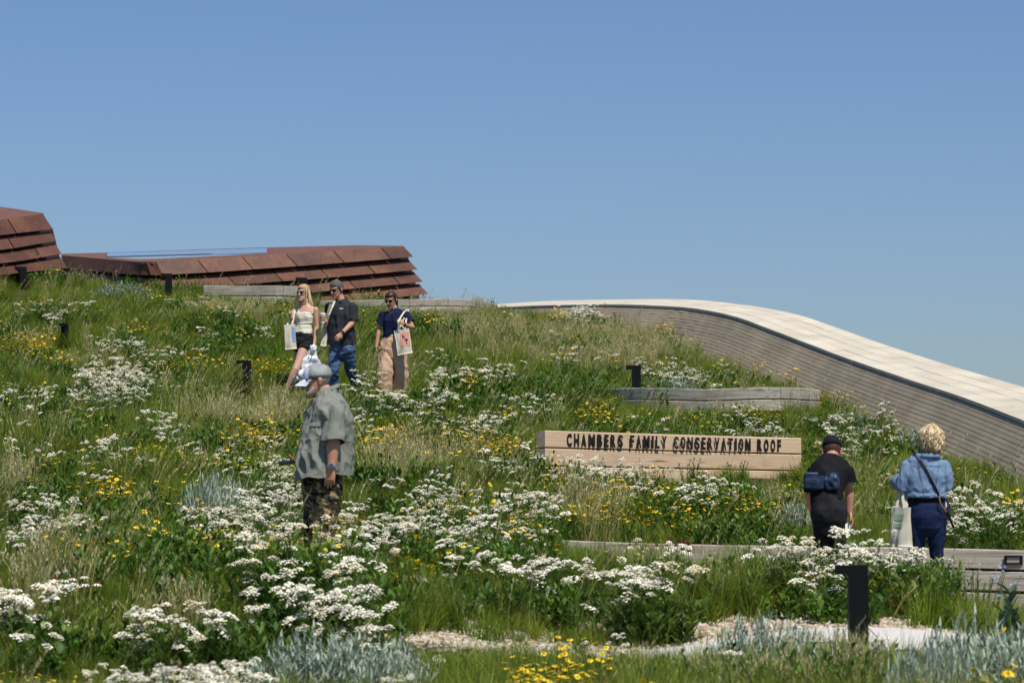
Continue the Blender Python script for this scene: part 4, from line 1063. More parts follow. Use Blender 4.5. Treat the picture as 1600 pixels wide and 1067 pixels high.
def skin(name, col):
    m, t, b = nodes_of(name, .5, .4); v = coords(t); n = noise_n(t, 12, 4, v); n2 = noise_n(t, 90, 2, v)
    t.links.new(ramp(t, [(.3, (col[0]*.92, col[1]*.82, col[2]*.8)), (.7, col)], n), b.inputs['Base Color'])
    b.inputs['Subsurface Weight'].default_value = .12; b.inputs['Subsurface Radius'].default_value = (.02,.008,.004); b.inputs['Subsurface Scale'].default_value = .5
    bump(t, b, n2, .1, .002); return m
M['skin_tan'] = skin('tanned_skin', (.56,.29,.18)); M['skin_fair'] = skin('fair_skin', (.62,.37,.27)); M['skin_mid'] = skin('sunlit_skin', (.52,.28,.18))
M['lens_dark'] = simple('dark_lens', (.01,.012,.015), .08, .8, .05)
M['gold'] = simple('gold_chain', (.75,.50,.22), .3, .5, .1, 30, 0, .9)
M['canvas'] = fabric('natural_canvas', (.66,.60,.47), .08); M['salmon'] = fabric('salmon_print', (.74,.34,.24), .04)
M['white_bag'] = simple('white_bag_film', (.78,.80,.84), .45, .4, .05, 9)
M['ink'] = simple('dark_ink', (.02,.03,.07), .8); M['paper'] = simple('white_paper', (.82,.82,.80), .7, .3, .03)
M['blueprint'] = fabric('blue_print', (.25,.36,.58), .05); M['greenprint'] = fabric('green_print', (.30,.45,.26), .1)
M['cardboard'] = simple('cup_sleeve', (.42,.26,.14), .8); M['metal'] = simple('watch_steel', (.5,.5,.5), .3, .5, .05, 20, 0, 1)
M['watch_blue'] = simple('watch_dial', (.03,.07,.2), .2, .6)

SX = Vector((1,0,0)); SY = Vector((0,1,0))
def limb(mb, pts, rads, side=None, n=16, r0=True, r1=True):
    """elliptical tapered solid along pts; rads = (along side, across) per point"""
    pts = [Vector(p) for p in pts]; rads = [r if hasattr(r, '__len__') else (r, r) for r in rads]
    P = []; Rr = []
    if r0:
        t = (pts[1]-pts[0]).normalized(); m_ = min(rads[0])
        for k in (.95, .6, .25): P.append(pts[0] - t*m_*math.sin(math.acos(1-k))*.9 if False else pts[0] - t*m_*k*.9); Rr.append(tuple(r*math.sqrt(max(.02, 1-k*k)) for r in rads[0]))
    P += pts; Rr += rads
    if r1:
        t = (pts[-1]-pts[-2]).normalized(); m_ = min(rads[-1])
        for k in (.25, .6, .95): P.append(pts[-1] + t*m_*k*.9); Rr.append(tuple(r*math.sqrt(max(.02, 1-k*k)) for r in rads[-1]))
    sides = side if isinstance(side, list) else [side]*len(pts)
    if r0 and isinstance(side, list): sides = [side[0]]*3 + sides
    elif r0: sides = sides + [side]*3
    if r1: sides = sides + [sides[-1]]*3
    rings = []; prev = None
    for i, p in enumerate(P):
        t = (P[min(i+1, len(P)-1)] - P[max(i-1, 0)]).normalized()
        s_ = Vector(sides[i]) if sides[i] is not None else (prev if prev is not None else (Vector((1,0,0)) if abs(t.x) < .8 else Vector((0,1,0))))
        a = (s_ - t*s_.dot(t)).normalized(); b_ = t.cross(a); prev = a
        rings.append([p + a*math.cos(k*2*PI/n)*Rr[i][0] + b_*math.sin(k*2*PI/n)*Rr[i][1] for k in range(n)])
    vs = [v for r in rings for v in r]; fs = []
    for i in range(len(rings)-1):
        for k in range(n): fs.append((i*n+k, i*n+(k+1)%n, (i+1)*n+(k+1)%n, (i+1)*n+k))
    fs.append(tuple(range(n-1,-1,-1))); fs.append(tuple((len(rings)-1)*n+k for k in range(n)))
    mb.add(vs, fs)
def fold_disp(me, specs, seed=0):
    n = len(me.vertices); co = np.empty(n*3, np.float32); me.vertices.foreach_get('co', co); co = co.reshape(-1,3)
    no = np.empty(n*3, np.float32); me.vertices.foreach_get('normal', no); no = no.reshape(-1,3); d = np.zeros(n)
    for (sx, sy, sz), amp, kind, zr in specs:
        v = np.empty(n)
        for i in range(n):
            c = co[i]; v[i] = noise.noise(Vector((c[0]*sx+seed*3.1, c[1]*sy+seed, c[2]*sz-seed*2.3)))
        if kind == 'r': v = (1-np.abs(v)*2.6); v = np.clip(v, -1, 1)
        w = 1.0
        if zr: w = sstep(zr[0], zr[1], co[:,2])
        d += amp*v*w
    co = co + no*d[:,None]; me.vertices.foreach_set('co', co.astype(np.float32).ravel()); me.update()
def solidify(name, mb, vox, mat, parent, smooth=4, folds=None, seed=0, shape=None, hem=None):
    """fuse overlapping closed solids into one continuous smooth surface"""
    me0 = mb.mesh('tmp', mat); bm = bmesh.new(); bm.from_mesh(me0); bmesh.ops.recalc_face_normals(bm, faces=bm.faces); bm.to_mesh(me0); bm.free()
    o = bpy.data.objects.new('tmp', me0); C.objects.link(o)
    r = o.modifiers.new('r', 'REMESH'); r.mode = 'VOXEL'; r.voxel_size = vox
    s_ = o.modifiers.new('s', 'SMOOTH'); s_.iterations = smooth; s_.factor = .5
    dg = bpy.context.evaluated_depsgraph_get(); dg.update(); me = bpy.data.meshes.new_from_object(o.evaluated_get(dg)); bpy.data.objects.remove(o)
    if shape: shape(me)
    if folds: fold_disp(me, folds, seed)
    if hem is not None:      # open the garment along its hem
        bm = bmesh.new(); bm.from_mesh(me); co_, no_ = hem
        bmesh.ops.bisect_plane(bm, geom=bm.verts[:]+bm.edges[:]+bm.faces[:], plane_co=co_, plane_no=no_, clear_outer=True)
        for v in bm.verts:
            if abs((v.co-co_).dot(no_)) < .03: v.co.z += .008*math.sin(v.co.x*31+seed) + .006*math.sin(v.co.y*47)
        bm.to_mesh(me); bm.free()
    me.name = name; me.materials.clear(); me.materials.append(mat); me.shade_smooth()
    return link(bpy.data.objects.new(name, me), parent)
def sleeves(F, arms, t, rads, mat, folds, seed=1, vox=.0055, start=0.0):
    for sh, el, *_ in arms:
        s_, e_ = F(*sh), F(*el); ax = (e_-s_).normalized(); L = (e_-s_).length; mb = MB(); m_ = len(rads)
        limb(mb, [s_ + ax*L*(start + (t+.10-start)*i/(m_-1)) for i in range(m_)], rads, side=SX, n=20, r1=False)
        solidify('sleeve', mb, vox, mat, F.root, 2, folds, seed, hem=(s_ + ax*L*t, ax))
def soft_box(name, c, sx, sy, sz, mat, parent, rot=0, rough=.006, bev=.3, seed=1, fq=16):
    bm = bmesh.new(); bmesh.ops.create_cube(bm, size=1); bmesh.ops.subdivide_edges(bm, edges=bm.edges[:], cuts=9, use_grid_fill=True)
    for v in bm.verts:
        u = Vector(v.co)*2; m_ = max(abs(u.x), abs(u.y), abs(u.z)); sp = u.normalized()*m_; u = u.lerp(sp, bev); n_ = u.normalized()
        p = Vector((u.x*sx/2, u.y*sy/2, u.z*sz/2)); d = (1-abs(noise.noise(p*fq+Vector((seed,0,0))))*2.4)*rough; v.co = p + n_*d
    bmesh.ops.rotate(bm, verts=bm.verts, cent=(0,0,0), matrix=Matrix.Rotation(rot, 3, 'Y')); bmesh.ops.translate(bm, verts=bm.verts, vec=c); return bm_obj(name, bm, mat, parent, True)
class Fig:
    def __init__(s, px, d, label, scale_ref=None, group=None):
        p = at(px, 600, d); s.d = d; s.root = empty('person', (p.x, p.y, gz(p.x, p.y)), label, 'person', group); s.o = Vector(s.root.location)
    def __call__(s, px, py, dy=0): return at(px, py, s.d + dy) - s.o
def basis(f, up=(0,0,1)):
    f = Vector(f).normalized(); r = f.cross(Vector(up)).normalized(); u = r.cross(f); return r, f, u     # right, forward, up
HEADR = [(-.118,.022,.080,.045),(-.106,.038,.089,.01),(-.085,.052,.090,-.02),(-.06,.060,.087,-.045),(-.03,.066,.084,-.07),(0,.071,.081,-.088),(.03,.075,.087,-.098),(.06,.074,.082,-.10),(.088,.063,.062,-.087),(.107,.043,.038,-.062),(.118,.016,.005,-.03)]
def head(mb, c, f, k=1.0, up=(0,0,1), beard=0, fat=1.0):
    r, f, u = basis(f, up); c = Vector(c)
    H = lambda x, y, z: c + (r*x + f*y + u*z)*k
    n = 20; vs = []
    for z, w, fr_, bk in HEADR:
        for j in range(n):
            a = j*2*PI/n; y = math.sin(a); yy = (fr_+bk)/2 + (fr_-bk)/2*y; vs.append(H(w*fat*math.copysign(abs(math.cos(a))**.9, math.cos(a)), yy, z))
    m_ = len(HEADR); fs = [(i*n+j, i*n+(j+1)%n, (i+1)*n+(j+1)%n, (i+1)*n+j) for i in range(m_-1) for j in range(n)] + [tuple(range(n-1,-1,-1)), tuple((m_-1)*n+j for j in range(n))]
    mb.add(vs, fs)
    limb(mb, [H(0,.078,.022), H(0,.098,-.012), H(0,.106,-.026)], [.009*k,.011*k,.013*k], n=10)
    limb(mb, [H(-.014,.09,-.033), H(.014,.09,-.033)], [.009*k]*2, n=8)
    limb(mb, [H(-.021,.083,-.060), H(0,.091,-.059), H(.021,.083,-.060)], [.006*k,.0075*k,.006*k], n=8)
    limb(mb, [H(-.012,.084,-.1), H(.012,.084,-.1)], [.013*k]*2, n=8)
    limb(mb, [H(-.045,.074,.030), H(0,.085,.028), H(.045,.074,.030)], [.008*k,.009*k,.008*k], n=8)
    for s_ in (-1, 1): limb(mb, [H(s_*.074,-.012,.022), H(s_*.082,-.018,.005), H(s_*.076,-.012,-.028)], [(.010*k,.014*k),(.008*k,.017*k),(.007*k,.010*k)], side=r, n=10)
    return H
def hand(mb, wr, tip, palm, thumb, curl=.35, k=1.0, flen=(.066,.074,.069,.054)):
    """wr -> tip is the hand's axis, palm = palm normal, thumb = side vector on which the thumb sits"""
    wr = Vector(wr); ax = (Vector(tip)-wr).normalized(); pn = Vector(palm); pn = (pn - ax*pn.dot(ax)).normalized(); th = Vector(thumb); sd = pn.cross(ax); sd = sd if sd.dot(th) > 0 else -sd
    kn = wr + ax*.088*k
    limb(mb, [wr - ax*.02*k, wr + ax*.02*k, wr + ax*.055*k, kn], [(.026*k,.019*k),(.031*k,.017*k),(.039*k,.016*k),(.040*k,.013*k)], side=sd, n=14)
    for i, L in enumerate(flen):
        off = (1.5-i)*.0205*k; p = kn + sd*off - ax*.006*k*abs(1.2-i); d = (ax + sd*(1.5-i)*.05).normalized(); pts = [p - ax*.02*k, p]; ang = curl*(.8+.15*i)
        q = p.copy(); dd = d
        for seg in (.42, .32, .26):
            dd = (dd*math.cos(ang) + pn*math.sin(ang)).normalized(); pn2 = pn; q = q + dd*L*seg*k; pts.append(q.copy()); ang = curl*.9
            pn2 = pn
        limb(mb, pts, [.009*k,.0092*k,.0085*k,.0078*k,.0068*k], side=sd, n=10)
    b_ = wr + ax*.022*k + sd*.026*k; d = (ax*.72 + sd*.62 + pn*.35).normalized(); m_ = b_ + d*.034*k; e_ = m_ + (ax*.85 + sd*.22 + pn*.45).normalized()*.03*k
    limb(mb, [b_ - d*.014*k, b_, m_, e_], [.013*k,.0135*k,.0105*k,.0085*k], n=10)
def cap_obj(H, root, mat_crown, mat_bill, k=1.0, bill=.085, billmat=None, droop=.12):
    mb = MB(); n = 24; rings = [(.022,1.0),(.05,1.0),(.078,.93),(.10,.78),(.118,.52),(.126,.22)]; vs = []
    for z, w in rings:
        for j in range(n): a = j*2*PI/n; vs.append(H(.084*w*math.cos(a)*k, (-.007 + .105*w*math.sin(a))*k, z*1.02*k))
    m_ = len(rings); fs = [(i*n+j, i*n+(j+1)%n, (i+1)*n+(j+1)%n, (i+1)*n+j) for i in range(m_-1) for j in range(n)] + [tuple((m_-1)*n+j for j in range(n)), tuple(range(n-1,-1,-1))]
    mb.add(vs, fs)
    cr = mb.obj('cap', mat_crown, root, True)
    mb = MB(); vs = []; K = 12; J = 5
    for i in range(K+1):
        a = -1.12 + 2.24*i/K
        for j in range(J+1):
            t = j/J; x = .080*math.sin(a)*(1 - .06*t); y = (.094*math.cos(a)*.98 + bill*t*math.cos(a*.9)**.7 if math.cos(a) > 0 else 0)
            z = .030 - droop*t*bill*2 - .35*x*x*8
            vs.append(H(x*k, y*k, z*k))
    o_ = len(vs); vs += [v + (H(0,0,-.004)-H(0,0,0)) for v in vs]
    for i in range(K):
        for j in range(J):
            a = i*(J+1)+j; mb_f = (a, a+1, a+J+2, a+J+1); mb.f.append(mb_f); mb.f.append(tuple(o_+q for q in mb_f[::-1]))
    for i in range(K): a = i*(J+1)+J; mb.f.append((a, a+J+1, o_+a+J+1, o_+a))
    mb.v = [tuple(v) for v in vs]; mb.c = [None]*len(mb.f)
    b_ = mb.obj('bill', mat_bill, cr, True)
    bt = MB(); bt.add([H(.006*math.cos(a)*k, (-.006+.006*math.sin(a))*k, (.126 if z else .131)*k) for z in (1,0) for a in [j*PI/3 for j in range(6)]], [(0,1,7,6),(1,2,8,7),(2,3,9,8),(3,4,10,9),(4,5,11,10),(5,0,6,11),(6,7,8,9,10,11)])
    bt.obj('button', mat_bill, cr)
    return cr
def head_patch(H, root, mat, name, zs, arange, off=.004, n=26, rag=.006, seed=1, low=None):
    """thin shell over part of the skull: zs = (bottom, top) as functions of the angle from the front"""
    Z = [r[0] for r in HEADR]; vs = []; J = 7
    for i in range(n+1):
        a = arange[0] + (arange[1]-arange[0])*i/n; z0, z1 = zs[0](a), zs[1](a)
        for j in range(J+1):
            z = z0 + (z1-z0)*j/J; w, f_, b_ = [float(np.interp(z, Z, [r[k] for r in HEADR])) for k in (1,2,3)]
            e_ = off*(min(1, 3*j/J, 3*(J-j)/J)*.8+.2) + rag*noise.noise(Vector((a*9+seed, z*70, 2)))*.5
            x = (w+e_)*math.copysign(abs(math.sin(a))**.9, math.sin(a)); y = (f_+b_)/2 + ((f_-b_)/2+e_)*math.cos(a); vs.append(H(x, y, z))
    o = mesh_obj(name, vs, [(i*(J+1)+j, i*(J+1)+j+1, (i+1)*(J+1)+j+1, (i+1)*(J+1)+j) for i in range(n) for j in range(J)], mat, root, True)
    o.modifiers.new('t', 'SOLIDIFY').thickness = .004; return o
def shades(H, root, k=1.0):
    mb = MB()
    for s_ in (-1, 1):
        vs = []
        for z0, z1 in ((0,0),):
            pass
        pts = [(s_*.008,.0),(s_*.014,.019),(s_*.052,.020),(s_*.060,.008),(s_*.054,-.014),(s_*.036,-.022),(s_*.014,-.017)]
        f_ = [H(x, .098 - 3.2*x*x*1.6, z+.004) for x, z in pts]; b_ = [H(x, .090 - 3.2*x*x*1.6, z+.004) for x, z in pts]; n = len(pts)
        mb.add(f_+b_, [tuple(range(n)), tuple(range(2*n-1, n-1, -1))] + [(i, (i+1)%n, n+(i+1)%n, n+i) for i in range(n)], 0)
    g = mb.obj('sunglasses', M['lens_dark'], root)
    mb = MB(); mb.tube([H(-.012,.098,.012), H(0,.101,.014), H(.012,.098,.012)], .003, 6)
    for s_ in (-1, 1): t_ = MB(); t_.tube([H(s_*.058,.085,.014), H(s_*.077,.06,.016), H(s_*.080,-.01,.016)], .0032, 6); t_.obj('temple', M['black'], g)
    mb.obj('bridge', M['black'], g); return g
def hair_obj(H, root, mat, strands, base=True, cover=1.0, front=.055, k=1.0, name='hair', low=-.05):
    """strands: list of (pts in head space, r)"""
    mb = MB()
    if base:
        n = 22; vs = []; rings = [(low,.90),(low*.3,1.0),(.035,1.06),(.07,1.03),(.098,.86),(.118,.58),(.129,.25)]
        for z, w in rings:
            for j in range(n):
                a = j*2*PI/n; y = math.sin(a); yy = -.012 + .098*w*y
                if z < .06: yy = min(yy, .0 + (z-low)*.55)      # hairline
                vs.append(H(.080*w*math.cos(a)*cover, yy*cover, z))
        m_ = len(rings); mb.add(vs, [(i*n+j, i*n+(j+1)%n, (i+1)*n+(j+1)%n, (i+1)*n+j) for i in range(m_-1) for j in range(n)] + [tuple((m_-1)*n+j for j in range(n)), tuple(range(n-1,-1,-1))])
    for pts, r in strands:
        pts = [H(*p) for p in pts]; m_ = len(pts)
        mb.tube(pts, [r*(.7 + .3*math.sin(PI*i/(m_-1)))*(1 if i < m_-1 else .35) for i in range(m_)], 5)
    return mb.obj(name, mat, root, True)
def hairmat(name, stops):
    m, t, b = nodes_of(name, .5, .4); g = t.nodes.new('ShaderNodeNewGeometry'); n = noise_n(t, 1, 4, coords(t, 'Object', (90, 90, 9)))
    a = t.nodes.new('ShaderNodeMath'); a.operation = 'ADD'; a.use_clamp = True; mul = t.nodes.new('ShaderNodeMath'); mul.operation = 'MULTIPLY'; mul.inputs[1].default_value = .4
    t.links.new(g.outputs['Random Per Island'], mul.inputs[0]); t.links.new(mul.outputs[0], a.inputs[0])
    s_ = t.nodes.new('ShaderNodeMath'); s_.operation = 'SUBTRACT'; t.links.new(n, s_.inputs[0]); s_.inputs[1].default_value = .12; t.links.new(s_.outputs[0], a.inputs[1])
    t.links.new(ramp(t, stops, a.outputs[0]), b.inputs['Base Color']); bump(t, b, n, .4, .004); return m
M['blonde'] = hairmat('blonde_hair', [(.25,(.34,.19,.08)),(.5,(.60,.40,.19)),(.75,(.78,.60,.34))])
M['ash'] = hairmat('ash_blonde_hair', [(.28,(.13,.07,.035)),(.5,(.46,.31,.15)),(.85,(.88,.76,.50))])
M['brown'] = hairmat('dark_brown_hair', [(.3,(.030,.012,.007)),(.7,(.09,.038,.022))])
M['greyhair'] = hairmat('greying_hair', [(.25,(.06,.05,.045)),(.55,(.16,.14,.12)),(.85,(.42,.40,.37))])
M['greystub'] = hairmat('grey_stubble', [(.3,(.38,.27,.21)),(.7,(.62,.56,.50))])
M['whitehair'] = hairmat('white_hair', [(.3,(.45,.42,.38)),(.7,(.75,.72,.68))])
def shoe(mb, an, toe, k=1.0):
    an = Vector(an); toe = Vector(toe); d = toe-an; d.z = 0; d.normalize(); s_ = Vector((-d.y, d.x, 0)); b_ = Vector((an.x, an.y, 0))
    limb(mb, [b_ - d*.06*k + Vector((0,0,.045)), b_ + d*.02*k + Vector((0,0,.05)), b_ + d*.10*k + Vector((0,0,.038)), b_ + d*.18*k + Vector((0,0,.028))], [(.036*k,.042),(.040*k,.046),(.046*k,.034),(.038*k,.024)], side=s_, n=14)
def foot(mb, an, toe, k=1.0):
    an = Vector(an); toe = Vector(toe); d = toe-an; d.z = 0; d.normalize(); s_ = Vector((-d.y, d.x, 0)); b_ = Vector((an.x, an.y, 0))
    limb(mb, [b_ - d*.045*k + Vector((0,0,.035)), b_ + d*.02*k + Vector((0,0,.045)), b_ + d*.10*k + Vector((0,0,.028)), b_ + d*.165*k + Vector((0,0,.018))], [(.028*k,.032),(.030*k,.040),(.038*k,.024),(.032*k,.014)], side=s_, n=12)
def vlerp(a, b_, t): return Vector(a).lerp(Vector(b_), t)
def body(F, torso, arms, legs, hd, neck, skinmat, vox, k=1.0, arm_r=(.050,.043,.038,.027), leg_r=(.082,.055,.052,.034), hd_up=(0,0,1), fat=1.0, hk=1.0, th=.015):
    """one continuous skin surface. torso: [(px,py,dy,a,b,side)], arms: [(sh,el,wr,tip,palm,thumb,curl)], legs: [(hip,knee,ankle,toe)]"""
    mb = MB()
    T = [(F(*t[:3]), (t[3]-th, t[4]-th), t[5]) for t in torso]
    limb(mb, [t[0] for t in T], [t[1] for t in T], side=[Vector(t[2]) for t in T], n=22)
    hc, hf = hd; H = head(mb, F(*hc), hf, hk, hd_up, fat=fat)
    limb(mb, [F(*neck), vlerp(F(*neck), H(0,-.02,-.05), .6), H(0,-.018,-.03)], [.066*k,.058*k,.054*k], n=16)
    for sh, el, wr, tip, palm, thumb, curl in arms:
        s_, e_, w_, t_ = F(*sh), F(*el), F(*wr), F(*tip)
        limb(mb, [s_, vlerp(s_, e_, .3), vlerp(s_, e_, .7), e_, vlerp(e_, w_, .25), vlerp(e_, w_, .7), w_], [arm_r[0]*1.15*k, arm_r[0]*k, arm_r[1]*k, arm_r[1]*.92*k, arm_r[2]*1.06*k, arm_r[2]*.8*k, arm_r[3]*k], n=14)
        hand(mb, w_, t_, palm, thumb, curl, k*.98)
    for hp, kn, an, toe in legs:
        h_, k_, a_ = F(*hp), F(*kn), F(*an); a_.z = max(a_.z, .08) if an[1] > 590 else a_.z
        limb(mb, [h_, vlerp(h_, k_, .3), vlerp(h_, k_, .75), k_, vlerp(k_, a_, .3), vlerp(k_, a_, .75), a_], [leg_r[0]*k*1.05, leg_r[0]*k, leg_r[1]*1.12*k, leg_r[1]*k, leg_r[2]*k*1.02, leg_r[3]*1.15*k, leg_r[3]*k], n=16)
        foot(mb, a_, F(*toe), k)
    o = solidify('body', mb, vox, skinmat, F.root, 3)
    return H
def strap_pts(a, b_, sag=0, n=8, push=Vector((0,0,0))):
    return [vlerp(a, b_, i/n) + Vector((0,0,-sag*math.sin(PI*i/n))) + push*math.sin(PI*i/n) for i in range(n+1)]
def tote(name, top, w, h, depth, yaw, lab, mat, hold, prints, pitch=0, roll=0, seed=1):
    """cloth bag hanging below 'top' (world); hold = world points the handles pass over"""
    root = empty(name, top, lab, 'bag'); Rm = Matrix.Rotation(yaw, 4, 'Z') @ Matrix.Rotation(roll, 4, 'Y') @ Matrix.Rotation(pitch, 4, 'X'); B = Vector(top)
    mb = MB(); nx_, nz_ = 12, 14; vs = []
    def P(u, v, s_):   # u -1..1, v 0 top..1 bottom
        dd = depth*(.25 + .75*min(1, v*1.3))*(1 - .55*abs(u)**4); x = u*w/2*(1 - .05*math.sin(v*PI)); z = -v*h
        y = s_*dd/2 + .010*noise.noise(Vector((u*1.6+seed, v*2.3, s_*2)))*(.6+v) + .012*math.sin(u*5+v*3+seed)*v
        x += .008*noise.noise(Vector((v*3+seed, u, 5)))
        return Rm @ Vector((x, y, z))
    for s_ in (-1, 1):
        for j in range(nz_+1):
            for i in range(nx_+1): vs.append(P(-1+2*i/nx_, j/nz_, s_))
    W_ = nx_+1; off = W_*(nz_+1); fs = []
    for j in range(nz_):
        for i in range(nx_): a = j*W_+i; fs += [(a, a+W_, a+W_+1, a+1), (off+a, off+a+1, off+a+W_+1, off+a+W_)]
        for i in (0, nx_): a = j*W_+i; fs.append((a, a+W_, off+a+W_, off+a))
    for i in range(nx_): a = nz_*W_+i; fs.append((a, a+1, off+a+1, off+a))
    o = mesh_obj('bag_body', vs, fs, mat, root, True)
    for s_, hp in zip((-1, 1), hold):
        mb = MB(); hp = Vector(hp) - B; l_ = P(-.45, .02, s_); r_ = P(.45, .02, s_)
        mb.ribbon([l_ - Vector((0,0,.03)), l_, vlerp(l_, hp, .5), hp - (r_-l_).normalized()*.012, hp + (r_-l_).normalized()*.012, vlerp(r_, hp, .5), r_, r_ - Vector((0,0,.03))], .024, (r_-l_).normalized() if False else Rm @ Vector((1,.2,0)), .004)
        mb.obj('handle', mat, root)
    for (u0, v0, u1, v1, pm, s_, nm) in prints:
        vs = []; K = 5; L = .0035
        for j in range(K+1):
            for i in range(K+1):
                u, v = u0+(u1-u0)*i/K, v0+(v1-v0)*j/K; p = P(u, v, s_); nn = (P(u+.05, v, s_)-P(u-.05, v, s_)).cross(P(u, v+.05, s_)-P(u, v-.05, s_)).normalized()
                if nn.dot(Rm @ Vector((0, s_, 0))) < 0: nn = -nn
                vs.append(p + nn*(L + (.002 if nm == 'emblem' else 0)))
        mesh_obj(nm, vs, [(j*6+i, j*6+i+1, (j+1)*6+i+1, (j+1)*6+i) for j in range(K) for i in range(K)], pm, root, True)
    return root, P

# ---- older man in the grey-green shirt ----------------------------------------------------------
F = Fig(503, 24, 'older bearded man in grey-green shirt, pale cap and camouflage trousers standing in profile')
M['shirt_g'] = fabric('grey_green_cotton', (.215,.225,.19), .10, scale=4); M['camo'] = camo(); M['capgrey'] = fabric('pale_grey_cap_cloth', (.30,.32,.31), .3, scale=16); M['capblue'] = fabric('pale_blue_cap_cloth', (.62,.68,.80), .05)
sv = SY
TOR = [(511,613,0,.075,.075,SY),(514,628,0,.17,.095,SY),(513,645,0,.20,.140,SY),(510,675,0,.20,.165,SY),(507,705,0,.20,.175,SY),(504,742,0,.195,.18,SY),(503,770,0,.175,.14,SY),(503,790,0,.13,.11,SY)]
AR = [((524,646,-.20),(521,691,-.25),(518,731,-.27),(513,765,-.26),(.2,1,0),(-1,0,0),.22), ((518,646,.20),(503,700,.26),(473,722,.16),(455,721,.08),(0,-.3,1),(0,-1,.3),.5)]
LG_ = [((507,775,-.095),(504,846,-.11),(508,902,-.10),(480,912,-.12)), ((500,775,.095),(494,846,.11),(496,902,.10),(468,912,.12))]
H = body(F, TOR, AR, LG_, ((496,595.5,0),(-1,-.10,-.10)), (511,616,0), M['skin_tan'], .005, 1.08, arm_r=(.058,.05,.047,.031), fat=1.05, hk=1.10, th=.03)
mb = MB()
T2 = [(512,611,0,.080,.078,SY),(515,622,0,.130,.098,SY),(515,632,0,.180,.115,SY),(513,650,0,.212,.150,SY),(509.5,678,0,.212,.172,SY),(507,705,0,.212,.188,SY),(505,728,0,.215,.196,SY),(504,748,0,.222,.200,SY),(504,756,0,.225,.202,SY)]
limb(mb, [F(*t[:3]) for t in T2], [(t[3],t[4]) for t in T2], side=[t[5] for t in T2], n=30, r0=False, r1=False)
sh_o = solidify('shirt', mb, .006, M['shirt_g'], F.root, 2, [((5,5,2.0),.040,'r',(1.6,1.3)),((11,11,5),.020,'r',None),((24,24,14),.006,'r',None),((2.2,2.2,1.5),.02,'n',None)], 4, hem=(F(503,746,0), Vector((.10,0,-1)).normalized()))
sleeves(F, AR, .98, [(.078,.082),(.080,.086),(.082,.092),(.088,.100)], M['shirt_g'], [((7,7,4),.016,'r',None),((16,16,9),.006,'r',None)], 2)
# collar, pocket, placket, sleeve cuffs
mb = MB(); n = 18; cc = F(510.5,613,0); vs = []
for i in range(n+1):
    a = PI*.08 + (2*PI-.16*PI)*i/n; ca, sa = math.cos(a), math.sin(a)
    base = cc + Vector((-.082*ca*1.0+.004, .080*sa, -.018 - .040*ca)); tp = base + Vector((.014*-ca, .012*sa, .050)); out = tp + Vector((-.010*ca-.004, .016*sa, -.040))
    vs += [base, tp, out]
mesh_obj('collar', vs, [(i*3+j, i*3+3+j, i*3+4+j, i*3+1+j) for i in range(n) for j in range(2)], M['shirt_g'], F.root, True).modifiers.new('t', 'SOLIDIFY').thickness = .004
mb = MB()
limb(mb, [F(493,664,-.19), F(489,684,-.19)], [(.045,.016),(.05,.022)], side=Vector((1,-.35,0)), n=14); 
solidify('chest_pocket', mb, .005, M['shirt_g'], F.root, 2, [((9,9,9),.006,'r',None)], 2)
mb = MB(); limb(mb, [F(493,661,-.205), F(492.5,666,-.212)], [(.05,.008),(.048,.008)], side=Vector((1,-.35,0)), n=10); solidify('pocket_flap', mb, .004, M['shirt_g'], F.root, 1)
for yy in (640,658,676,694,712,730):
    mb = MB(); xx = {640:478.5,658:472.5,676:468.5,694:465.5,712:462.5,730:460}[yy]; q = F(xx+2.0, yy, -.05); mb.box((q.x-.004,q.y-.006,q.z-.006),(q.x+.002,q.y+.006,q.z+.006)); mb.obj('button', M['metal'], F.root)
mb = MB()
for hp, kn, an, toe in LG_:
    h_, k_, a_ = F(*hp), F(*kn), F(*an); limb(mb, [h_+Vector((0,0,.06)), h_, vlerp(h_,k_,.5), k_, vlerp(k_,a_,.5), a_+Vector((0,0,.0))], [(.10,.115),(.105,.125),(.095,.115),(.08,.095),(.075,.085),(.078,.088)], side=SY, n=18, r0=True, r1=False)
limb(mb, [F(503,745,0), F(503,765,0), F(503,784,0)], [(.175,.155),(.185,.160),(.17,.15)], side=SY, n=22)
solidify('trousers', mb, .007, M['camo'], F.root, 4, [((9,9,4),.010,'r',None)], 7)
sm_ = simple('brown_boot', (.09,.05,.03), .7)
for hp, kn, an, toe in LG_: mb = MB(); shoe(mb, F(*an), F(*toe), 1.1); solidify('boot', mb, .007, sm_, F.root, 2)

c_ = cap_obj(H, F.root, M['capgrey'], M['capblue'], 1.0, .078, droop=.30)
mb = MB(); vs = []   # pale front panel of the cap
n = 10
for i in range(n+1):
    a = PI/2 - .85 + 1.7*i/n
    for z, w in ((.022,1.012),(.05,1.014),(.078,.945),(.10,.80)): vs.append(H(.085*w*math.cos(a), (-.007+.1075*w*math.sin(a)), z*1.02))
mesh_obj('front_panel', vs, [(i*4+j, i*4+4+j, i*4+5+j, i*4+1+j) for i in range(n) for j in range(3)], M['capblue'], c_, True)
shades(H, F.root)
head_patch(H, F.root, M['greystub'], 'beard', (lambda a: -.116 + .02*abs(a)/1.4, lambda a: -.082 + .060*sstep(.6, 1.5, abs(a)) + (.008 if abs(a) > .2 else 0)), (-1.4, 1.4), .004, rag=.006)
head_patch(H, F.root, M['greystub'], 'moustache', (lambda a: -.056, lambda a: -.040), (-.42, .42), .005, n=8, rag=.003)
head_patch(H, F.root, M['greyhair'], 'hair', (lambda a: -.045 + .035*sstep(2.3, 1.6, a), lambda a: .030), (1.62, 2*PI-1.62), .006, n=34, rag=.008)
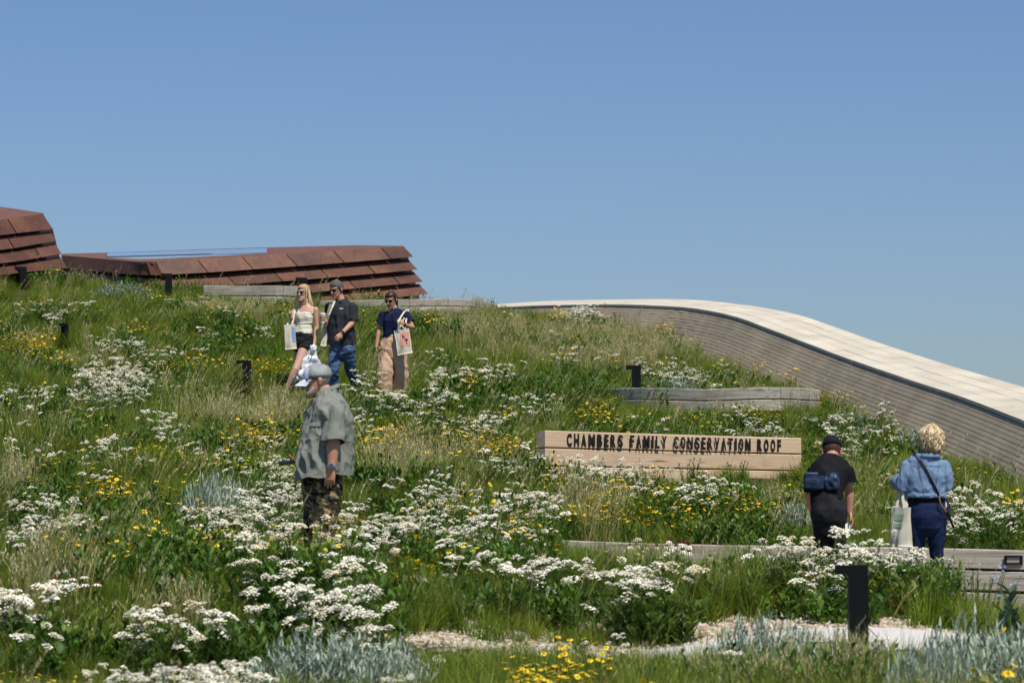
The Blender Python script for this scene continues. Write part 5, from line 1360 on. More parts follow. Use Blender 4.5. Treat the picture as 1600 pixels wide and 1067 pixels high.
def watch(F, el, wr, r, dial, strap, name='wristwatch', face_dir=Vector((0,-1,0))):
    e_, w_ = F(*el), F(*wr); t = (w_-e_).normalized(); c = w_ - t*.012; a = (face_dir - t*face_dir.dot(t)).normalized(); b_ = t.cross(a); mb = MB(); vs = []; n = 18
    for i in range(n):
        q = i*2*PI/n; d = a*math.cos(q)+b_*math.sin(q); vs += [c + d*(r+.001) - t*.009, c + d*(r+.005) - t*.009, c + d*(r+.005) + t*.009, c + d*(r+.001) + t*.009]
    mb.add(vs, [(i*4+j, ((i+1)%n)*4+j, ((i+1)%n)*4+(j+1)%4, i*4+(j+1)%4) for i in range(n) for j in range(4)])
    o = mb.obj(name, strap, F.root); mb = MB(); vs = []
    for h_ in (.003, .012): vs += [c + a*(r+h_) + (b_*math.cos(i*PI/6) + t*math.sin(i*PI/6))*.019 for i in range(12)]
    mb.add(vs, [(i, (i+1)%12, 12+(i+1)%12, 12+i) for i in range(12)] + [tuple(range(12,24))]); mb.obj('dial', dial, o)
watch(F, AR[0][1], AR[0][2], .034, M['watch_blue'], M['metal'])
p = F(449.5,722,.05) + F.o; mb = MB(); mb.box((-.065,-.035,-.006),(.065,.035,.006)); r = empty('phone', p, 'dark phone held out in front of the man in the grey-green shirt', 'phone')
bmo = bmesh.new(); bmesh.ops.create_cube(bmo, size=1); 
for v in bmo.verts: v.co = Vector((v.co.x*.14, v.co.y*.072, v.co.z*.011))
bmesh.ops.bevel(bmo, geom=list(bmo.edges), offset=.004, segments=2, affect='EDGES'); bm_obj('case', bmo, M['black'], r); mb = MB(); mb.box((-.066,-.032,.0055),(.066,.032,.0068)); mb.obj('screen', M['lens_dark'], r)
r.rotation_euler = (.35, -.12, .1)

# ---- walkers on the upper path ---------------------------------------------------------------
GW = 'walkers on the upper path'
def sidev(f): f = Vector(f); return Vector((-f.y, f.x, 0)).normalized()
# blonde woman
F = Fig(470, 45, 'blonde woman in cream tank top and black shorts, leftmost of the three walkers', group=GW)
f0 = Vector((-.5,-.86,0)); sv = sidev(f0)
TOR = [(478,474,0,.055,.055,sv),(478,480,0,.13,.075,sv),(477,486,0,.16,.095,sv),(475,496,0,.150,.122,sv),(474,509,0,.128,.100,sv),(473,520,0,.145,.110,sv),(472,534,0,.170,.122,sv),(473,543,0,.14,.10,sv)]
AR = [((464,483,.08),(460,507,.06),(455,496,-.10),(452,486,-.13),(1,-.2,0),(.2,-.3,1),1.1), ((493,484,-.06),(495,511,-.06),(491,537,-.13),(489,550,-.15),(-1,0,0),(0,-1,0),.9)]
LGS = [((479,537,-.05),(462,577,-.24),(447,610,-.22),(437,617,-.34)), ((467,537,.05),(465,573,.03),(470,600,.38),(464,612,.30))]
H = body(F, TOR, AR, LGS, ((474,457.8,-.02),(-.55,-.83,-.06)), (476.5,474,0), M['skin_fair'], .0055, .93, arm_r=(.045,.038,.035,.025), leg_r=(.088,.058,.056,.036), hk=1.05, th=.008)
mb = MB(); T2 = TOR[3:8]
T2 = [(475,489,0,.148,.118,sv),(475,496,0,.156,.130,sv),(474,509,0,.135,.107,sv),(473,521,0,.152,.118,sv)]
limb(mb, [F(*t[:3]) for t in T2], [(t[3],t[4]) for t in T2], side=[t[5] for t in T2], n=26, r0=False, r1=False)
M['cream'] = fabric('cream_knit', (.80,.75,.58), .05)
solidify('tank_top', mb, .006, M['cream'], F.root, 3, [((3,3,26),.004,'r',None),((7,7,7),.006,'r',None)], 1)
for x0, x1 in ((464.5,466.5),(484.5,489.5)):
    mb = MB(); a = F(x1-1 if x0 > 480 else x1, 490, -.10 if x0 > 480 else -.06); b_ = F(x1, 480.5, -.05 if x0 > 480 else .02); c2 = F(x1, 488, .10)
    mb.ribbon([a, vlerp(a,b_,.5)+Vector((0,-.015,.01)), b_+Vector((0,0,.006)), vlerp(b_,c2,.5)+Vector((0,.01,.012)), c2], .022, sv, .004); mb.obj('shoulder_strap', M['cream'], F.root)
mb = MB()
limb(mb, [F(473,519,0), F(473,526,0), F(472,536,0), F(473,543,0)], [(.148,.112),(.162,.125),(.180,.132),(.15,.11)], side=sv, n=24, r0=False)
for hp, kn, *_ in LGS: limb(mb, [F(*hp), vlerp(F(*hp), F(*kn), .26)], [.098,.097], n=18, r1=False)
solidify('shorts', mb, .006, fabric('black_short_cloth', (.014,.014,.016), .2), F.root, 3, [((9,9,14),.008,'r',None)], 2)
sm_ = M['black']
for hp, kn, an, toe in LGS: mb = MB(); shoe(mb, F(*an), F(*toe), .9); solidify('shoe', mb, .007, sm_, F.root, 2)
shades(H, F.root)
st = []
for i in range(120):
    a = rng.uniform(.15, PI-.15) + PI; s_ = 1 if rng.random() < .68 else -1; a = rng.uniform(0, 1.5); x = s_*.074*math.cos(a)*1.06; y = -.012-.092*math.sin(a)*1.0 if rng.random() < .85 else .03
    L = rng.uniform(.24,.34); w1 = rng.gauss(0,.014); st.append(([(x*.5,y*.4,.122),(x*.95,y*.95,.07),(x*1.08,y*1.05,0),(x*1.12+w1,y*1.04,-.09),(x*1.05+w1*2,y*.98-.01,-.09-L*.35),(x*1.0+w1,y*.95-.02,-.06-L*.62)], .0075))
hair_obj(H, F.root, M['blonde'], st, low=-.02)
# tote on her shoulder, held by the raised hand
g = F.o; top = F(452.5,507,-.10)+g
rt, P_t = tote('tote_bag', top, .17, .375, .07, R(-8), 'cream tote bag with a blue side panel on the shoulder of the blonde woman', M['canvas'], [F(461,483,.0)+g, F(462.5,482,.06)+g], [(.35,.12,.97,.72,M['blueprint'],-1,'print')], roll=R(-4), seed=2)
# white carrier bag in her left hand
hp_ = F(489.5,545,-.16)+g; r = empty('carrier_bag', hp_, 'crumpled white carrier bag held low by the blonde woman', 'bag'); Q = lambda px, py, dy=0: at(px, py, 45-.16+dy) - hp_
soft_box('bag_film', Q(484.5,570,.02), .27, .11, .24, M['white_bag'], r, R(-22), .030, .25, 3, 8)
soft_box('bag_flap', Q(476,580,-.03), .20, .07, .12, M['white_bag'], r, R(-34), .022, .25, 8, 8)
mb = MB(); limb(mb, [Q(478,582,-.03), Q(470,586,-.03), Q(461,590.5,-.03), Q(453,596,-.03)], [(.060,.03),(.058,.032),(.052,.030),(.040,.024)], side=Vector((.5,0,.85)), n=16, r1=False)
solidify('bag_tail', mb, .006, M['white_bag'], r, 2, [((14,14,14),.008,'r',None)], 3)
mb = MB(); limb(mb, [Q(489.5,542,-.02), Q(489.5,546.5,-.02)], [(.048,.034),(.046,.034)], side=SX, n=14); solidify('bag_knot', mb, .006, M['white_bag'], r, 2, [((22,22,22),.010,'r',None)], 3)
for xx, xe in ((488,477),(491,494)):
    mb = MB(); mb.ribbon([Q(xx,545,-.03), Q((xx+xe)/2,551,-.03), Q(xe,559,-.02)], .045, Vector((1,.3,0)), .006); mb.obj('handle', M['white_bag'], r)
for u in ((481,560),(484,563),(486,558)):
    mb = MB(); mb.ribbon([Q(u[0],u[1],-.055), Q(u[0]+2.4,u[1]-3.4,-.055)], .012, SX, .004); mb.obj('printed_mark', M['ink'], r)

# man in the dark polo
F = Fig(534, 45, 'man in dark grey polo and blue jeans with coffee cup, middle of the three walkers', group=GW)
f0 = Vector((-.45,-.88,0)); sv = sidev(f0)
TOR = [(533,469,0,.07,.07,sv),(534,474,0,.15,.09,sv),(534,480,0,.205,.115,sv),(533,494,0,.20,.135,sv),(533,515,0,.175,.125,sv),(534,533,0,.172,.125,sv),(534,548,0,.165,.12,sv),(534,555,0,.12,.10,sv)]
AR = [((516,480,.11),(513,503,.10),(508,503,-.14),(503,495,-.20),(.3,-.2,.6),(-.2,-.5,.9),.75), ((551,480,-.09),(552,503,-.12),(534,521,-.30),(521,533,-.36),(-.2,.9,-.3),(-.6,0,-.8),.35)]
LGS = [((526,546,.06),(521,579,-.12),(520,612,.02),(510,622,-.12)), ((543,546,-.06),(548,578,.06),(560,608,.32),(553,618,.2))]
H = body(F, TOR, AR, LGS, ((526,453,-.03),(-.62,-.72,-.26)), (533,470,0), M['skin_mid'], .0055, 1.03, arm_r=(.054,.046,.042,.029), hk=1.10, th=.02)
M['polo'] = fabric('charcoal_polo', (.030,.034,.040), .15, scale=5); mb = MB()
T2 = [(533,469.5,0,.080,.078,sv),(534,473,0,.13,.095,sv),(534,479,0,.195,.125,sv),(533,493,0,.218,.15,sv),(533,514,0,.20,.145,sv),(534,527,0,.205,.150,sv),(534,538,0,.212,.155,sv),(534,543,0,.214,.157,sv)]
limb(mb, [F(*t[:3]) for t in T2], [(t[3],t[4]) for t in T2], side=[t[5] for t in T2], n=28, r0=False, r1=False)
sleeves(F, AR, .86, [.078,.076,.078,.082], M['polo'], [((10,10,8),.008,'r',None)], 3)
solidify('polo_shirt', mb, .006, M['polo'], F.root, 3, [((7,7,3),.020,'r',(1.5,1.2)),((14,14,6),.009,'r',None)], 3, hem=(F(534,538,0), Vector((0,0,-1))))
q = F(533.5,482.2,-.152); mb = MB(); mb.box((q.x-.032,q.y-.004,q.z-.007),(q.x+.026,q.y+.004,q.z+.007)); b_ = mb.obj('chest_badge', M['paper'], F.root)
mb = MB(); mb.box((q.x-.030,q.y-.006,q.z-.005),(q.x-.014,q.y+.0,q.z+.005)); mb.obj('badge_mark', M['yellow'], b_)
mb = MB(); n = 16; cc = F(533,469.5,0); vs = []
for i in range(n+1):
    a = .25 + (2*PI-.5)*i/n; fwd = math.cos(a); d = f0*fwd + sv*math.sin(a); base = cc + d*.078 + Vector((0,0,-.035*fwd-.005)); vs += [base, base + d*.006 + Vector((0,0,.035)), base + d*.030 + Vector((0,0,-.015))]
mesh_obj('collar', vs, [(i*3+j, i*3+3+j, i*3+4+j, i*3+1+j) for i in range(n) for j in range(2)], M['polo'], F.root, True).modifiers.new('t','SOLIDIFY').thickness = .004
mb = MB()
limb(mb, [F(534,532,0), F(534,542,0), F(534,552,0)], [(.180,.13),(.185,.138),(.165,.125)], side=sv, n=22)
for hp, kn, an, toe in LGS:
    h_, k_, a_ = F(*hp), F(*kn), F(*an); limb(mb, [h_, vlerp(h_,k_,.5), k_, vlerp(k_,a_,.5), a_], [.105,.093,.077,.072,.068], n=18, r1=False)
M['jeans'] = denim('blue_denim', (.025,.050,.105), (.085,.135,.235)); solidify('jeans', mb, .006, M['jeans'], F.root, 3, [((6,6,15),.012,'r',None),((14,14,10),.006,'r',None)], 5)
sm_ = simple('grey_shoe', (.12,.12,.13), .7)
for hp, kn, an, toe in LGS: mb = MB(); shoe(mb, F(*an), F(*toe), 1.05); solidify('shoe', mb, .007, sm_, F.root, 2)
shades(H, F.root); watch(F, AR[1][1], AR[1][2], .031, M['lens_dark'], M['black'])
st = []
for i in range(150):
    a = rng.uniform(0, 2*PI); t = rng.random(); e_ = .35 + 1.15*t; z = .035+.092*math.sin(min(e_, 1.5)); w = math.cos(min(e_, 1.5)); x = .078*w*math.cos(a); y = -.012+.094*w*math.sin(a)
    if y > .05 and z < .085: continue
    st.append(([(x,y,z),(x*1.06,y+.010,z+.008),(x*1.04,y+.026,z+.010)], .0048))
hair_obj(H, F.root, M['greyhair'], st, low=-.035)
g = F.o; cp_ = F(504.3,497,-.235)+g; r = empty('coffee_cup', cp_, 'takeaway coffee cup with white lid and brown sleeve in the hand of the polo man', 'cup')
def lathe(prof, mat, nm, parent, n=20):
    mb = MB(); vs = [(r_*math.cos(k*2*PI/n), r_*math.sin(k*2*PI/n), z) for r_, z in prof for k in range(n)]; m_ = len(prof)
    mb.add(vs, [(j*n+k, j*n+(k+1)%n, (j+1)*n+(k+1)%n, (j+1)*n+k) for j in range(m_-1) for k in range(n)] + [tuple(range(n-1,-1,-1)), tuple((m_-1)*n+k for k in range(n))]); return mb.obj(nm, mat, parent, False)
lathe([(.029,-.075),(.041,.055)], M['paper'], 'cup_body', r); lathe([(.0325,-.05),(.0405,.030)], M['cardboard'], 'sleeve', r); lathe([(.044,.052),(.044,.063),(.038,.066),(.036,.073)], M['paper'], 'lid', r); r.scale = (1.05,)*3
tote('tote_bag', F(508,507,.02)+g, .10, .33, .07, R(30), 'white tote bag hanging at the side of the man in the dark polo', M['canvas'], [F(517,474,-.06)+g, F(518,473,.03)+g], [], roll=R(6), seed=5)
mb = MB(); mb.ribbon([F(509,510,-.10), F(514,492,-.16), F(519,480,-.155), F(523,471,-.10), F(524,470,.0)], .028, SX, .004); mb.obj('bag_strap', M['canvas'], F.root)

# woman in navy top
F = Fig(612, 45, 'woman in navy top and wide beige trousers, rightmost of the three walkers', group=GW)
f0 = Vector((-.22,-.97,0)); sv = sidev(f0)
TOR = [(615,482,0,.055,.055,sv),(616,487,0,.13,.075,sv),(616,492,0,.165,.09,sv),(615,503,0,.150,.118,sv),(614,524,0,.122,.095,sv),(613,535,0,.150,.11,sv),(612,548,0,.172,.118,sv),(612,556,0,.13,.10,sv)]
AR = [((598,492,.03),(592,516,.03),(588,543,-.04),(585,562,-.05),(1,0,0),(0,-1,0),.3), ((635,492,-.03),(645,512,-.10),(630,506,-.25),(621,500,-.27),(-.2,.9,-.2),(-.3,0,1),.95)]
LGS = [((605,548,.02),(602,580,-.08),(599,612,-.04),(594,620,-.18)), ((621,548,-.02),(625,580,.02),(626,610,.10),(622,620,-.02))]
H = body(F, TOR, AR, LGS, ((611,469,-.03),(-.42,-.84,-.34)), (615,483,0), M['skin_mid'], .0055, .92, arm_r=(.045,.038,.036,.025), hk=1.04, th=.01)
mb = MB(); M['navy'] = fabric('navy_jersey', (.008,.014,.050), .15)
T2 = [(615,483.5,0,.066,.06,sv),(616,486.5,0,.12,.085,sv),(616,491,0,.172,.10,sv),(615,502,0,.165,.13,sv),(614,516,0,.145,.112,sv),(614,527,0,.145,.112,sv),(614,531,0,.147,.114,sv)]
limb(mb, [F(*t[:3]) for t in T2], [(t[3],t[4]) for t in T2], side=[t[5] for t in T2], n=26, r0=False, r1=False)
sleeves(F, AR, .58, [.060,.060,.062,.066], M['navy'], [((10,10,8),.006,'r',None)], 3)
solidify('navy_top', mb, .006, M['navy'], F.root, 3, [((9,9,5),.012,'r',None)], 8, hem=(F(614,527.5,0), Vector((0,0,-1))))
mb = MB(); M['beige'] = fabric('beige_trouser_cloth', (.56,.37,.24), .06)
limb(mb, [F(614,524,0), F(613,534,0), F(612,547,0), F(612,556,0)], [(.135,.108),(.162,.125),(.192,.14),(.18,.13)], side=sv, n=24, r0=False)
for hp, kn, an, toe in LGS:
    h_, k_, a_ = F(*hp), F(*kn), F(*an); limb(mb, [h_, vlerp(h_,k_,.5), k_, vlerp(k_,a_,.5), a_-Vector((0,0,.04))], [(.115,.12),(.118,.12),(.113,.115),(.116,.12),(.122,.125)], side=sv, n=20, r1=False)
solidify('trousers', mb, .006, M['beige'], F.root, 3, [((10,10,2.2),.016,'r',(1.05,.7)),((8,8,9),.008,'r',None)], 6)
mb = MB(); limb(mb, [F(614,523.6,0), F(614,528,0)], [(.140,.112),(.146,.116)], side=sv, n=24, r0=False, r1=False); mb.obj('waistband', M['beige'], F.root, True)
sm_ = M['paper']
for hp, kn, an, toe in LGS: mb = MB(); shoe(mb, F(*an), F(*toe), .92); solidify('shoe', mb, .007, sm_, F.root, 2)
shades(H, F.root)
watch(F, AR[1][1], AR[1][2], .027, M['lens_dark'], M['black']); watch(F, AR[0][1], (587.5,547,-.04), .027, M['navy'], M['navy'], 'bracelet')
st = []
for i in range(60):
    s_ = rng.choice((-1,1)); t = rng.random(); x = s_*.02; st.append(([(x*.6,.055-.03*t,.112),(s_*.060,.03-.05*t,.085-.02*t),(s_*.082,-.03,.05-.05*t),(s_*.060,-.09,.02-.03*t),(0,-.118,-.015)], .0065))
for i in range(26): w1 = rng.gauss(0,.012); st.append(([(0,-.112,-.01),(w1,-.145,-.03),(w1*1.6+.02,-.145,-.09),(w1*1.8+.03,-.125,-.16)], .009))
hair_obj(H, F.root, M['brown'], st, low=-.03, cover=.99)
q = F(609,495,-.13); mb = MB(); mb.tube([F(610,484,-.075), F(609,490,-.125), q, F(611,490,-.13), F(617,485,-.075)], .0016, 5); mb.obj('necklace', M['gold'], F.root)
g = F.o
rt, P_t = tote('tote_bag', F(627.5,515,-.24)+g, .235, .375, .07, R(-12), 'cream tote bag with a salmon pink print on the arm of the woman in navy', M['canvas'], [F(623.5,501,-.27)+g, F(637,483.5,.0)+g], [(-.30,.14,.92,.70,M['salmon'],-1,'print'),(-.02,.22,.12,.36,M['ink'],-1,'emblem'),(.14,.28,.30,.36,M['ink'],-1,'emblem'),(.28,.40,.64,.48,M['ink'],-1,'emblem'),(.40,.48,.50,.62,M['ink'],-1,'emblem')], roll=R(-9), seed=9)
mb = MB(); mb.ribbon([F(625,514,-.27), F(622,503,-.30), F(627,494,-.22), F(632,487,-.12), F(636,484.5,-.02), F(637,486,.08)], .026, SX, .004); mb.obj('bag_strap', M['canvas'], rt).location = g - Vector(rt.location)

# ---- two visitors in front of the long timber wall, seen from behind ---------------------------
F = Fig(1297, 26, 'man in black T-shirt, black cap and black trousers bending forward, seen from behind')
sv = SX
TOR = [(1300,720,.38,.075,.07,sv),(1299,727,.34,.14,.09,sv),(1298,736,.28,.168,.11,sv),(1293,754,.18,.135,.115,sv),(1292,776,.07,.120,.105,sv),(1294,796,0,.140,.12,sv),(1296,808,.0,.130,.11,sv),(1296,814,0,.10,.08,sv)]
AR = [((1274,740,.28),(1264,772,.42),(1268,797,.55),(1270,815,.60),(1,0,0),(0,1,0),.4), ((1321,738,.27),(1327,768,.30),(1327,800,.30),(1333,824,.30),(-1,-.2,0),(-.6,-.6,-.2),.45)]
LGS = [((1285,806,.0),(1284,880,.05),(1284,948,.0),(1282,955,.2)), ((1304,806,.0),(1310,880,.05),(1311,948,.0),(1313,955,.2))]
H = body(F, TOR, AR, LGS, ((1300,705,.47),(.05,.85,-.5)), (1300,721,.38), M['skin_mid'], .005, 1.03, leg_r=(.070,.050,.048,.034), hk=1.06, th=.02, hd_up=(0,0,1))
M['tee'] = fabric('black_tee', (.006,.0065,.008), .2); mb = MB()
T2 = [(1300,719,.38,.088,.08,sv),(1299,725,.34,.145,.10,sv),(1298,735,.28,.172,.125,sv),(1293,754,.18,.155,.130,sv),(1291,772,.09,.138,.125,sv),(1292,786,.05,.136,.125,sv)]
limb(mb, [F(*t[:3]) for t in T2], [(t[3],t[4]) for t in T2], side=[t[5] for t in T2], n=26, r0=False, r1=False)
sleeves(F, AR, .48, [.076,.076,.078,.084], M['tee'], [((10,10,8),.008,'r',None)], 3)
solidify('t_shirt', mb, .006, M['tee'], F.root, 3, [((8,8,5),.012,'r',None)], 3)
mb = MB(); M['blacktr'] = fabric('black_trouser_cloth', (.014,.014,.017), .3, scale=12)
limb(mb, [F(1294,782,.04), F(1295,800,0), F(1296,814,0), F(1296,824,0)], [(.142,.125),(.150,.14),(.150,.138),(.13,.12)], side=sv, n=24, r0=False)
for hp, kn, an, toe in LGS:
    h_, k_, a_ = F(*hp), F(*kn), F(*an); limb(mb, [h_, vlerp(h_,k_,.5), k_, vlerp(k_,a_,.5), a_], [.092,.078,.070,.070,.068], n=18, r1=False)
solidify('trousers', mb, .007, M['blacktr'], F.root, 3, [((9,9,4),.012,'r',None)], 5)
sm_ = M['black']
for hp, kn, an, toe in LGS: mb = MB(); shoe(mb, F(*an), F(*toe), 1.05); solidify('shoe', mb, .007, sm_, F.root, 2)
cap_obj(H, F.root, fabric('black_cap_cloth', (.012,.012,.013), .2), M['tee'], 1.0, .075)
head_patch(H, F.root, M['brown'], 'hair', (lambda a: -.055 + .04*sstep(2.3, 1.7, a), lambda a: .032), (1.7, 2*PI-1.7), .006, n=34, rag=.008, seed=4)
mb = MB(); limb(mb, [F(1294,781,.055), F(1294,785.5,.045)], [(.141,.129),(.142,.130)], side=sv, n=24, r0=False, r1=False); mb.obj('belt', M['black'], F.root, True)
g = F.o; ctr = F(1284,752,.02)+g; r = empty('sling_bag', ctr, 'dark blue sling bag across the back of the man in black', 'bag'); Q = lambda px, py, dy=0: at(px, py, 26+dy) - ctr
M['blueny'] = simple('blue_nylon', (.012,.028,.068), .5, .4, .35, 9)
soft_box('pouch', Q(1272,751.5,-.005), .185, .115, .150, M['blueny'], r, .03, .006, .28)
soft_box('side_pocket', Q(1298,753,.0), .125, .125, .145, M['blueny'], r, -.10, .016, .5, 4)
soft_box('lower_pad', Q(1270,763,.02), .17, .10, .075, M['black'], r, .05, .006, .4, 7)
mb = MB(); mb.ribbon([Q(1260,741,-.035), Q(1272,739.5,-.055), Q(1288,740,-.062), Q(1302,743,-.04)], .012, Vector((0,0,1)), .005); mb.obj('zip', M['black'], r)
mb = MB(); mb.ribbon([Q(1266,752,-.062), Q(1271,752,-.067), Q(1276,752,-.070)], .028, Vector((0,0,1)), .004); mb.obj('label_patch', simple('navy_patch', (.015,.03,.07), .7), r)
mb = MB(); mb.ribbon([Q(1308,756,.02), Q(1316,748,.14), Q(1318,736,.22), Q(1312,727,.28)], .035, Vector((0,0,1)), .005); mb.ribbon([Q(1262,757,.04), Q(1257,762,.12), Q(1262,770,.3)], .03, Vector((0,0,1)), .005); mb.obj('strap', M['black'], r)
mb = MB(); mb.box((-.004,0,0),(.004,0,0)) if False else None
q = F(1326,824,.26)+g; r = empty('paper_leaflet', q, 'folded white leaflet held in the right hand of the man in black', 'leaflet'); mb = MB()
qs = [at(1320.5,818,26.27)-q, at(1329.5,816,26.29)-q, at(1325.5,840,26.25)-q, at(1319.3,839,26.24)-q]; mb.add(qs + [v+Vector((.001,.012,0)) for v in qs], [(0,1,2,3),(7,6,5,4),(0,4,5,1),(1,5,6,2),(2,6,7,3),(3,7,4,0)]); mb.obj('sheet', M['paper'], r)
mb = MB(); q2 = F(1319.5,797,-.02); mb.box((q2.x-.006,q2.y-.01,q2.z-.045),(q2.x+.008,q2.y+.06,q2.z+.03)); mb.obj('pocket_paper', M['paper'], F.root)

F = Fig(1448, 26, 'woman with short wavy blonde hair, light denim jacket and navy trousers, seen from behind')
TOR = [(1450,711,0,.06,.06,sv),(1449,717,0,.12,.08,sv),(1447,725,0,.155,.090,sv),(1446,745,0,.158,.12,sv),(1447,772,0,.140,.11,sv),(1448,790,0,.158,.120,sv),(1448,804,0,.155,.12,sv),(1448,812,0,.11,.09,sv)]
AR = [((1419,727,.0),(1411,759,-.02),(1407,752,.22),(1410,744,.30),(1,0,0),(0,0,1),.6), ((1475,727,.0),(1479,758,-.02),(1474,752,.22),(1470,744,.30),(-1,0,0),(0,0,1),.6)]
LGS = [((1433,812,.0),(1431.5,872,.03),(1434,945,.0),(1432,952,.2)), ((1463,812,.0),(1464,872,.03),(1466,945,.0),(1468,952,.2))]
H = body(F, TOR, AR, LGS, ((1454,688,.02),(.25,.95,-.08)), (1450,712,0), M['skin_fair'], .005, .94, arm_r=(.040,.036,.035,.026), leg_r=(.080,.048,.046,.034), hk=1.03, th=.015)
M['djacket'] = denim('light_denim', (.10,.165,.27), (.20,.29,.42)); mb = MB()
T2 = [(1450,709,0,.075,.072,sv),(1449,714,0,.115,.088,sv),(1447,722,0,.168,.10,sv),(1446,744,0,.180,.130,sv),(1446,760,0,.172,.135,sv),(1446.5,778,0,.170,.132,sv),(1446.5,785,0,.17,.132,sv)]
limb(mb, [F(*t[:3]) for t in T2], [(t[3],t[4]) for t in T2], side=[t[5] for t in T2], n=28, r0=False, r1=False)
for sh, el, wr, *_ in AR:
    s_, e_, w_ = F(*sh), F(*el), F(*wr); limb(mb, [vlerp(s_, e_, .04), vlerp(s_,e_,.5), e_, vlerp(e_,w_,.55)], [.055,.056,.054,.058], n=18, r1=False)
solidify('denim_jacket', mb, .0055, M['djacket'], F.root, 3, [((6,6,5),.007,'r',None),((18,18,12),.005,'r',None)], 12, hem=(F(1446,777,0), Vector((0,0,-1))))
M['seam'] = simple('jacket_seam', (.05,.09,.17), .9)
def back_pt(px, py, off=.004):
    """a point on the jacket's back"""
    z = F(px, py, 0); ys_ = [t[1] for t in T2]; a = float(np.interp(py, ys_, [t[3] for t in T2])); b_ = float(np.interp(py, ys_, [t[4] for t in T2])); cx = float(np.interp(py, ys_, [t[0] for t in T2]))
    xx = z.x - F(cx, py, 0).x; yy = -b_*math.sqrt(max(.05, 1-(xx/a)**2)); q = F(px, py, yy - off); q.x = z.x; return q
for line in ([(1424,727),(1435,728),(1446,728),(1458,728),(1470,727)],[(1432,728),(1436,745),(1439,760),(1440,772)],[(1464,728),(1461,745),(1459,760),(1458,772)],[(1440,714),(1443,719),(1449,720.5),(1456,719),(1459,714)]):
    mb = MB(); mb.tube([back_pt(x, y, .009) for x, y in line], .0022, 5); mb.obj('seam', M['seam'], F.root)
mb = MB(); limb(mb, [F(1446.5,771,0), F(1446.5,777.5,0)], [(.178,.139),(.178,.139)], side=sv, n=28, r0=False, r1=False); mb.obj('waistband', M['djacket'], F.root, True)
mb = MB(); n = 18; cc = F(1449.5,710.5,0); vs = []
for i in range(n+1):
    a = -.2 + (PI+.4)*i/n + PI; d = Vector((math.cos(a), math.sin(a), 0)); base = cc + Vector((d.x*.078, d.y*.075, 0)); vs += [base, base + d*.004 + Vector((0,0,.030)), base + d*.040 + Vector((0,0,-.022))]
mesh_obj('collar', vs, [(i*3+j, i*3+3+j, i*3+4+j, i*3+1+j) for i in range(n) for j in range(2)], M['djacket'], F.root, True).modifiers.new('t','SOLIDIFY').thickness = .005
e_, w_ = F(*AR[0][1]), F(*AR[0][2]); q = vlerp(e_, w_, .5)
mb = MB(); limb(mb, [q + Vector((.0,.0,0)), q + (w_-e_).normalized()*.05 + Vector((-.03,0,.01))], [(.066,.066),(.078,.074)], n=18, r0=False, r1=False); mb.obj('rolled_cuff', M['djacket'], F.root, True)
mb = MB(); M['navytr'] = fabric('navy_stretch_cloth', (.009,.020,.062), .2)
limb(mb, [F(1447,778,0), F(1448,792,0), F(1448,808,0), F(1448,820,0)], [(.150,.120),(.160,.130),(.170,.138),(.150,.12)], side=sv, n=26, r0=False)
for hp, kn, an, toe in LGS:
    h_, k_, a_ = F(*hp), F(*kn), F(*an); limb(mb, [h_, vlerp(h_,k_,.5), k_, vlerp(k_,a_,.4), a_], [.094,.074,.056,.055,.042], n=20, r1=False)
solidify('trousers', mb, .006, M['navytr'], F.root, 4, [((12,12,10),.005,'r',None)], 5)
mb = MB(); limb(mb, [F(1446.5,774,0), F(1447,785,0)], [(.160,.124),(.166,.128)], side=sv, n=26, r0=False, r1=False); mb.obj('undershirt_hem', M['tee'], F.root, True)
sm_ = M['paper']
for hp, kn, an, toe in LGS: mb = MB(); shoe(mb, F(*an), F(*toe), .95); solidify('shoe', mb, .007, sm_, F.root, 2)

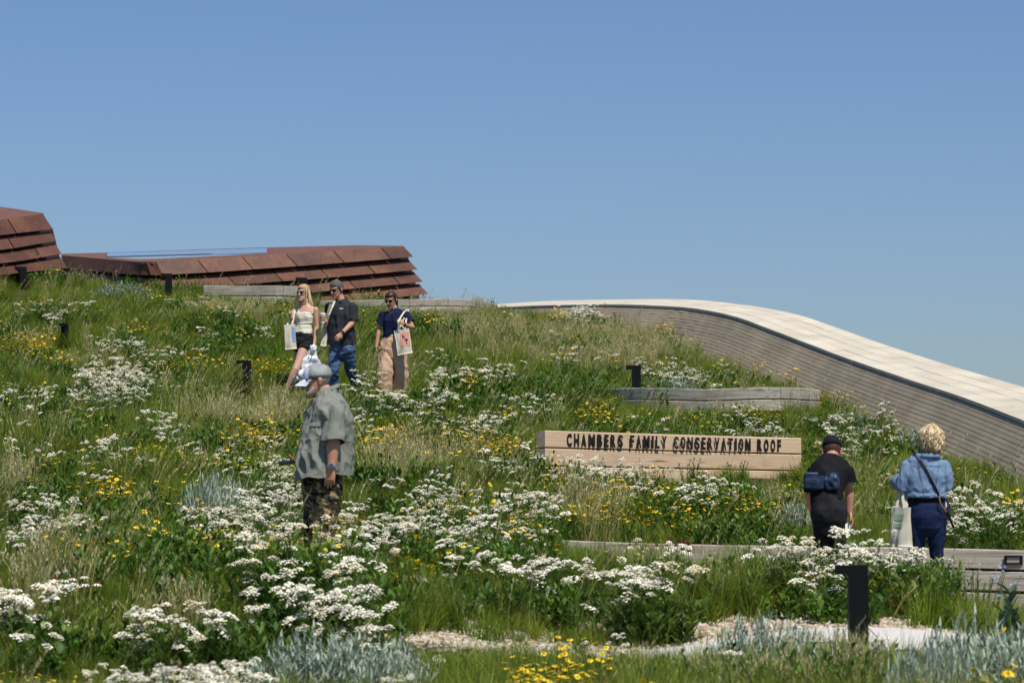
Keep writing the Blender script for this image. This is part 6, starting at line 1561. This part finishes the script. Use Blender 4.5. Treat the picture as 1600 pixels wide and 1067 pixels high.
st = []
for i in range(190):
    a = rng.uniform(0, 2*PI)
    if math.sin(a) > .8: a += PI
    x = .078*math.cos(a); y = -.012+.094*math.sin(a); L = rng.uniform(.02,.085); ph = rng.uniform(0,6); am = rng.uniform(.008,.022); pt_ = .018
    pts = []
    for q in range(9):
        t = q/8
        if t < .3: w = t/.3; pts.append((pt_+(x*1.02-pt_)*w, y*w*1.02, .128+.012*rng.random()-.05*w*w))
        else:
            w = (t-.3)/.7; bulge = 1.10+.16*math.sin(PI*min(1, w*1.15)) - .18*max(0, w-.7)*2; pts.append((x*bulge+am*math.sin(ph+q*1.5), y*bulge+am*math.cos(ph+q*1.5), .078-w*(.115+L)))
    st.append((pts, .0098))
    if i % 2: st.append(([(p[0]*1.07+rng.gauss(0,.004), p[1]*1.07+rng.gauss(0,.004), p[2]+rng.gauss(.002,.006)) for p in pts], .0028))
hair_obj(H, F.root, M['ash'], st, low=-.06, cover=1.05)
g = F.o
tote('tote_bag', F(1408.5,792,-.05)+g, .21, .34, .11, R(-48), 'pale canvas tote bag with faint green print on the arm of the denim jacket woman', M['canvas'], [F(1408,762,.02)+g, F(1413,762,.06)+g], [(-.5,.18,.5,.34,M['greenprint'],-1,'print'),(-.5,.42,.5,.52,M['greenprint'],-1,'print')], roll=R(2), seed=13)
bg_ = F(1476,795,-.05)+g; r = empty('crossbody_bag', bg_, 'small black crossbody bag with gold chain at the hip of the denim jacket woman', 'bag'); Q = lambda px, py, dy=0: at(px, py, 26+dy) - bg_
mb = MB(); limb(mb, [Q(1474,781,.05), Q(1476,790,.03), Q(1475,803,.0), Q(1474,809,-.01)], [(.035,.05),(.055,.07),(.058,.075),(.045,.06)], side=SX, n=18); solidify('pouch', mb, .005, simple('black_leather', (.012,.012,.013), .35, .5), r, 3, [((9,9,9),.006,'r',None)], 2)
mb = MB(); sp = [F(1425,703,.06)+g-bg_, F(1430,709,-.05)+g-bg_] + [back_pt(x, y, .012)+g-bg_ for x, y in ((1436,720),(1443,733),(1450,747),(1457,761),(1464,774))]
mb.ribbon(sp, .022, SX, .005); mb.obj('strap', M['black'], r)
mb = MB(); mb.tube([sp[-1], Q(1469,785,-.15), Q(1475,794,-.12), Q(1480,802,-.1)], .006, 6); mb.obj('chain', M['gold'], r)
mb = MB(); mb.ribbon([Q(1479,800,-.11), Q(1484,810,-.10), Q(1490,824,-.09)], .022, SX, .006); mb.obj('strap_end', M['black'], r)
